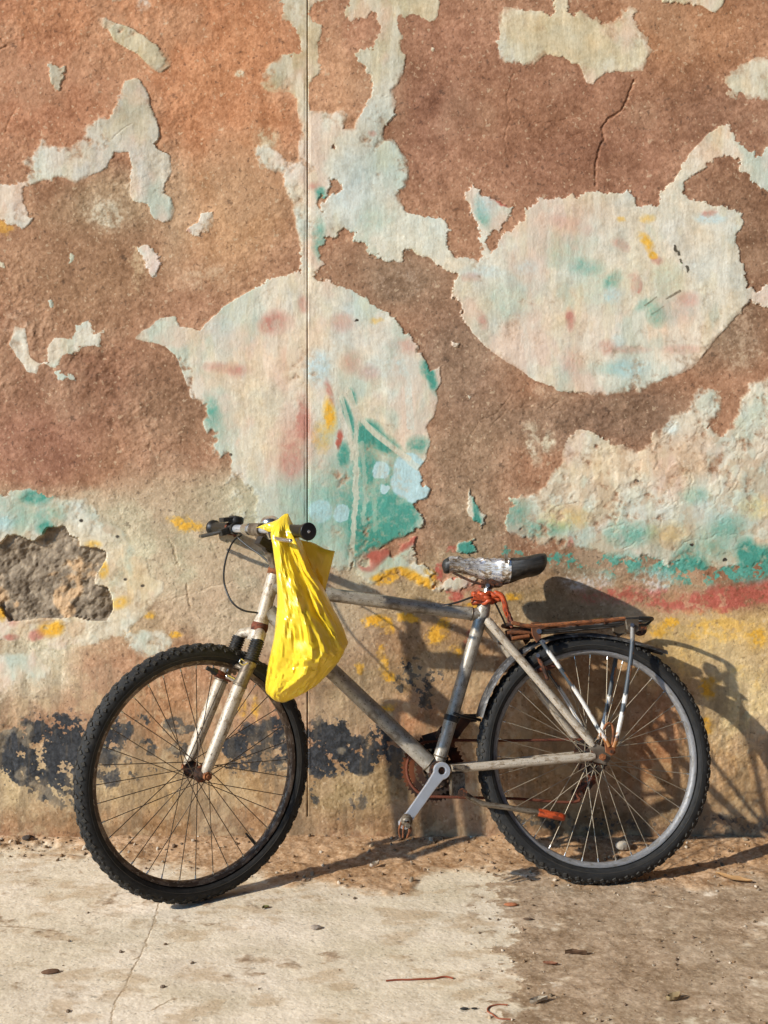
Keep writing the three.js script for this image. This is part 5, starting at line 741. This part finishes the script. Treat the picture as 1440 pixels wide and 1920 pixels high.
// ---------------------------------------------------------------- the orange lock round the seat post
{
  const lock = new THREE.Group(); thing(lock, 'chain_lock', 'orange chain lock wound round the seat post below the saddle', 'lock'); lock.position.copy(bike.position); lock.quaternion.copy(bike.quaternion);
  const ax0 = P(911, 1132), ax1 = P(914, 1108), pts = []; for (let k = 0; k <= 46; k++) { const a = k / 46 * Math.PI * 2 * 2.6 + 1.2, c = mid(ax0, ax1, 0.05 + 0.8 * k / 46), r = 0.026 + 0.006 * Math.sin(k * 1.7); pts.push(V(c.x + Math.cos(a) * r * 1.25, c.y + 0.003 * Math.sin(k * 2.3), Math.sin(a) * r)); }
  mesh('sleeve', capped(pts, 0.0072, 160, 10), M.orange, lock);
  const strand = [P(930, 1112, 0.03), P(940, 1117, 0.034), P(946, 1130, 0.034), P(949, 1145, 0.03), P(955, 1158, 0.03), P(959, 1172, 0.034)];
  const c = new THREE.CatmullRomCurve3(strand); mesh('hanging_sleeve', capped(strand.slice(0, 4), 0.0075, 30, 10), M.orange, lock);
  for (let k = 0; k < 6; k++) { const t = 0.52 + k * 0.085, p = c.getPointAt(t), tg = c.getTangentAt(t), g = new THREE.TorusGeometry(0.0085, 0.0032, 8, 18); g.scale(0.75, 1.25, 1); g.rotateY(k % 2 ? Math.PI / 2.4 : 0.3); g.rotateZ(Math.atan2(tg.y, tg.x) - Math.PI / 2); g.translate(p.x, p.y, p.z); mesh('link', g, k < 3 ? M.orange : M.redRust, lock); }
  mesh('lock_body', [box(0.034, 0.016, 0.022, P(898, 1121, 0.024), -0.2)], M.orange, lock);
}

// ---------------------------------------------------------------- litter on the ground
const onFloor = (px, py, up = 0) => { const [x, z] = onGround(px, py); return V(x, groundHeight(x, z) + up, z); };
function stone(r, sq, off) { const g = new THREE.IcosahedronGeometry(r, 3), p = g.attributes.position; for (let i = 0; i < p.count; i++) { const v = V(p.getX(i), p.getY(i), p.getZ(i)), k = 1 + 0.5 * (nz(v.x / r * 40 + off * 50, v.y / r * 40 + v.z / r * 33, 60, 350) - 0.5) + 0.2 * (nz(v.x / r * 40, v.z / r * 40 + v.y / r * 20, 18, 351) - 0.5); p.setXYZ(i, v.x * k * sq[0], v.y * k * sq[1], v.z * k * sq[2]); } g.computeVertexNormals(); return g; }
function litter(name, geo, mat, px, py, label, cat, up = 0, turn = 0, grp) { const m = new THREE.Mesh(geo, mat); thing(m, name, label, cat, grp); m.position.copy(onFloor(px, py, up)); m.rotation.y = turn; return m; }
function leafGeo(l, w, curl, off) {                                     // a curled leaf with thickness
  const n = 12, k = 6, pos = [], idx = []; for (let s = 0; s < 2; s++) for (let i = 0; i <= n; i++) for (let j = 0; j <= k; j++) { const t = i / n, c = j / k - 0.5, ww = w * Math.pow(Math.sin(Math.PI * clamp(t * 0.94 + 0.03)), 0.8) * (0.75 + 1.1 * (nz(i * 20, off * 31 + (c > 0 ? 60 : 0), 34, 352) - 0.3)), bend = 0.14 * l * Math.sin(t * 3 + off); pos.push((t - 0.5) * l, curl * (4 * c * c + 0.8 * (t - 0.5) * (t - 0.5)) + 0.3 * curl * (nz(i * 9, j * 12 + off * 40, 30, 353) - 0.5) + (s ? 0.0008 : 0), c * ww + bend); }
  const q = (n + 1) * (k + 1); for (let i = 0; i < n; i++) for (let j = 0; j < k; j++) { const a = i * (k + 1) + j; idx.push(a, a + 1, a + k + 1, a + 1, a + k + 2, a + k + 1, q + a, q + a + k + 1, q + a + 1, q + a + 1, q + a + k + 1, q + a + k + 2); }
  const g = new THREE.BufferGeometry(); g.setAttribute('position', new THREE.Float32BufferAttribute(pos, 3)); g.setIndex(idx); g.computeVertexNormals(); return g;
}
function stringOn(name, pxs, r, mat, label, cat) { const pts = pxs.map(([x, y]) => onFloor(x, y, r)), m = new THREE.Mesh(tube(pts, r, pts.length * 8, 6), mat); thing(m, name, label, cat); return m; }
stringOn('string', [[724, 1840], [745, 1838], [770, 1838], [790, 1837], [815, 1836], [835, 1833], [850, 1836]], 0.0022, tint(0.22, 0.05, 0.02), 'straight red string lying on the pale concrete', 'string');
stringOn('string', [[952, 1886], [935, 1885], [918, 1889], [914, 1897], [924, 1904], [934, 1911], [958, 1914]], 0.0018, tint(0.24, 0.07, 0.03), 'hooked red string at the edge of the brown dirt', 'string');
litter('stone', stone(0.019, [1.2, 0.7, 0.8], 1), tint(0.36, 0.32, 0.26), 1168, 1600, 'pale grey stone seen through the rear wheel', 'stone', 0.01, 0.2);
litter('stone', stone(0.011, [1.2, 0.8, 1], 2), tint(0.5, 0.38, 0.27), 463, 1572, 'small pinkish stone at the wall foot, seen through the front wheel', 'stone', 0.006);
litter('stone', stone(0.014, [1.1, 0.45, 0.8], 3), tint(0.3, 0.24, 0.19), 592, 1741, 'flat grey stone chip on the concrete below the front wheel', 'stone', 0.004);
litter('stone', stone(0.008, [1.2, 0.7, 1], 4), tint(0.5, 0.42, 0.32), 70, 1567, 'white crumb of plaster at the wall foot beside the front tyre', 'stone', 0.005);
litter('stone', stone(0.009, [1.5, 0.7, 1], 5), tint(0.05, 0.035, 0.025), 50, 1583, 'small black stone on the earth beside the front tyre', 'stone', 0.004);
litter('paper_scrap', leafGeo(0.034, 0.014, 0.01, 1), tint(0.62, 0.55, 0.45), 702, 1626, 'torn white paper scrap on the earth below the hanging pedal', 'paper', 0.003, 0.5);
litter('paper_scrap', leafGeo(0.042, 0.013, 0.008, 2), tint(0.42, 0.35, 0.26), 1010, 1884, 'crumpled pale wrapper scrap on the brown dirt', 'paper', 0.003, 0.1);
litter('leaf', leafGeo(0.02, 0.012, 0.003, 3), tint(0.12, 0.11, 0.03), 498, 1704, 'tiny olive green leaf on the concrete beside the front tyre', 'leaf', 0.002, 0.6);
litter('leaf', leafGeo(0.05, 0.012, 0.008, 4), tint(0.09, 0.045, 0.02), 1080, 1792, 'dark brown curled leaf on the brown dirt', 'leaf', 0.002, 0.15);
litter('leaf', leafGeo(0.032, 0.012, 0.004, 5), tint(0.2, 0.08, 0.04), 1032, 1810, 'short reddish leaf beside the dark curled leaf', 'leaf', 0.002, 0.1);
litter('leaf', leafGeo(0.1, 0.03, 0.004, 6), tint(0.36, 0.2, 0.08), 1376, 1650, 'long orange dry leaf beside the rear tyre shadow', 'leaf', 0.003, -0.5);
litter('leaf', leafGeo(0.036, 0.02, 0.01, 7), tint(0.28, 0.2, 0.1), 1262, 1877, 'tan cupped leaf on the brown dirt', 'leaf', 0.002, 0.2);
litter('bark_chip', stone(0.017, [1.2, 0.3, 0.5], 6), tint(0.12, 0.06, 0.03), 95, 1824, 'dark brown bark chip on the pale concrete near the crack', 'bark chip', 0.003, 0.2);
litter('bark_chip', stone(0.012, [1.5, 0.35, 0.6], 7), tint(0.34, 0.12, 0.05), 957, 1699, 'orange bark chip on the dirt below the rear wheel', 'bark chip', 0.003);
litter('bark_chip', stone(0.009, [1.5, 0.3, 0.6], 8), tint(0.1, 0.06, 0.035), 990, 1726, 'small dark bark chip on the dirt beside the orange one', 'bark chip', 0.003);
for (const [x, y, r, o, where] of [[165, 1711, 0.005, 1, 'brown pebble on the concrete left of the front tyre foot'], [226, 1786, 0.007, 2, 'brown pebble right beside the concrete crack'], [118, 1811, 0.003, 3, 'tiny dark pebble just behind the bark chip'], [360, 1807, 0.007, 4, 'lone brown pebble on the concrete between crack and red string'], [127, 1896, 0.008, 5, 'largest brown pebble left of the lower crack end'], [310, 1770, 0.006, 7, 'brown pebble on the concrete below the front tyre contact'], [130, 1764, 0.007, 9, 'brown pebble on the concrete behind the bark chip'], [650, 1660, 0.004, 10, 'tiny pebble on the concrete below the paper scrap'], [636, 1819, 0.003, 11, 'tiny dark pebble left of the straight red string'], [45, 1606, 0.006, 12, 'brown pebble on the earth edge below the small black stone'], [305, 1852, 0.008, 13, 'brown pebble right of the lower crack end'], [485, 1854, 0.004, 14, 'tiny pebble on bare concrete left of the red string end']])
  litter('pebble', stone(r * 0.62, [1.2, 0.75, 0.9], o + 10), tint(0.16, 0.11, 0.07), x, y, where, 'pebble', r * 0.25, o, 'pebbles on the concrete');
for (const [x, y, l, lab] of [[870, 1893, 0.013, 'longer black charcoal bit on the concrete beside the hooked string'], [889, 1893, 0.009, 'shorter black charcoal bit on the concrete beside the hooked string']]) litter('charcoal_bit', stone(l * 0.6, [1.2, 0.3, 0.45], x), tint(0.02, 0.018, 0.016), x, y, lab, 'charcoal', 0.003, 0.1, 'charcoal bits');
// loose grit
{
  const make = (name, count, place, cols, label) => {
    const im = new THREE.InstancedMesh(stone(1, [1, 0.7, 0.9], 40), tint(1, 1, 1), count), d = new THREE.Object3D(), c = new THREE.Color(); im.name = name; im.userData = { kind: 'stuff', label, category: 'grit' };
    for (let k = 0; k < count; k++) { const [x, z, r] = place(); d.position.set(x, groundHeight(x, z) + r * 0.25, z); d.rotation.set(rnd() * 6, rnd() * 6, rnd() * 6); d.scale.set(r * (0.8 + rnd() * 0.8), r, r); d.updateMatrix(); im.setMatrixAt(k, d.matrix); const q = cols[Math.floor(rnd() * cols.length)], v = 0.6 + rnd() * 0.7; im.setColorAt(k, c.setRGB(q[0] * v, q[1] * v, q[2] * v)); } scene.add(im); return im;
  };
  const cols = [[0.2, 0.12, 0.06], [0.14, 0.09, 0.05], [0.3, 0.22, 0.14], [0.42, 0.34, 0.25], [0.16, 0.1, 0.06]];
  make('gravel', 1000, () => { const x = -1.2 + rnd() * 2.4, z = Math.pow(rnd(), 1.3) * (soilLine(x) + 0.04); return [x, z + 0.004, 0.0012 + Math.pow(rnd(), 6) * 0.006]; }, cols, 'earth crumbs and grit along the wall foot');
  make('gravel_001', 900, () => { const x = 0.2 + rnd() * 0.9, z = 0.2 + rnd() * 0.9; return [x, z, 0.001 + Math.pow(rnd(), 7) * 0.004]; }, cols, 'fine grit on the brown dirt below the rear wheel');
}
scene.traverse((o) => { if (o.isMesh && o !== sky) { o.castShadow = o.receiveShadow = true; } });
renderer.render(scene, camera);
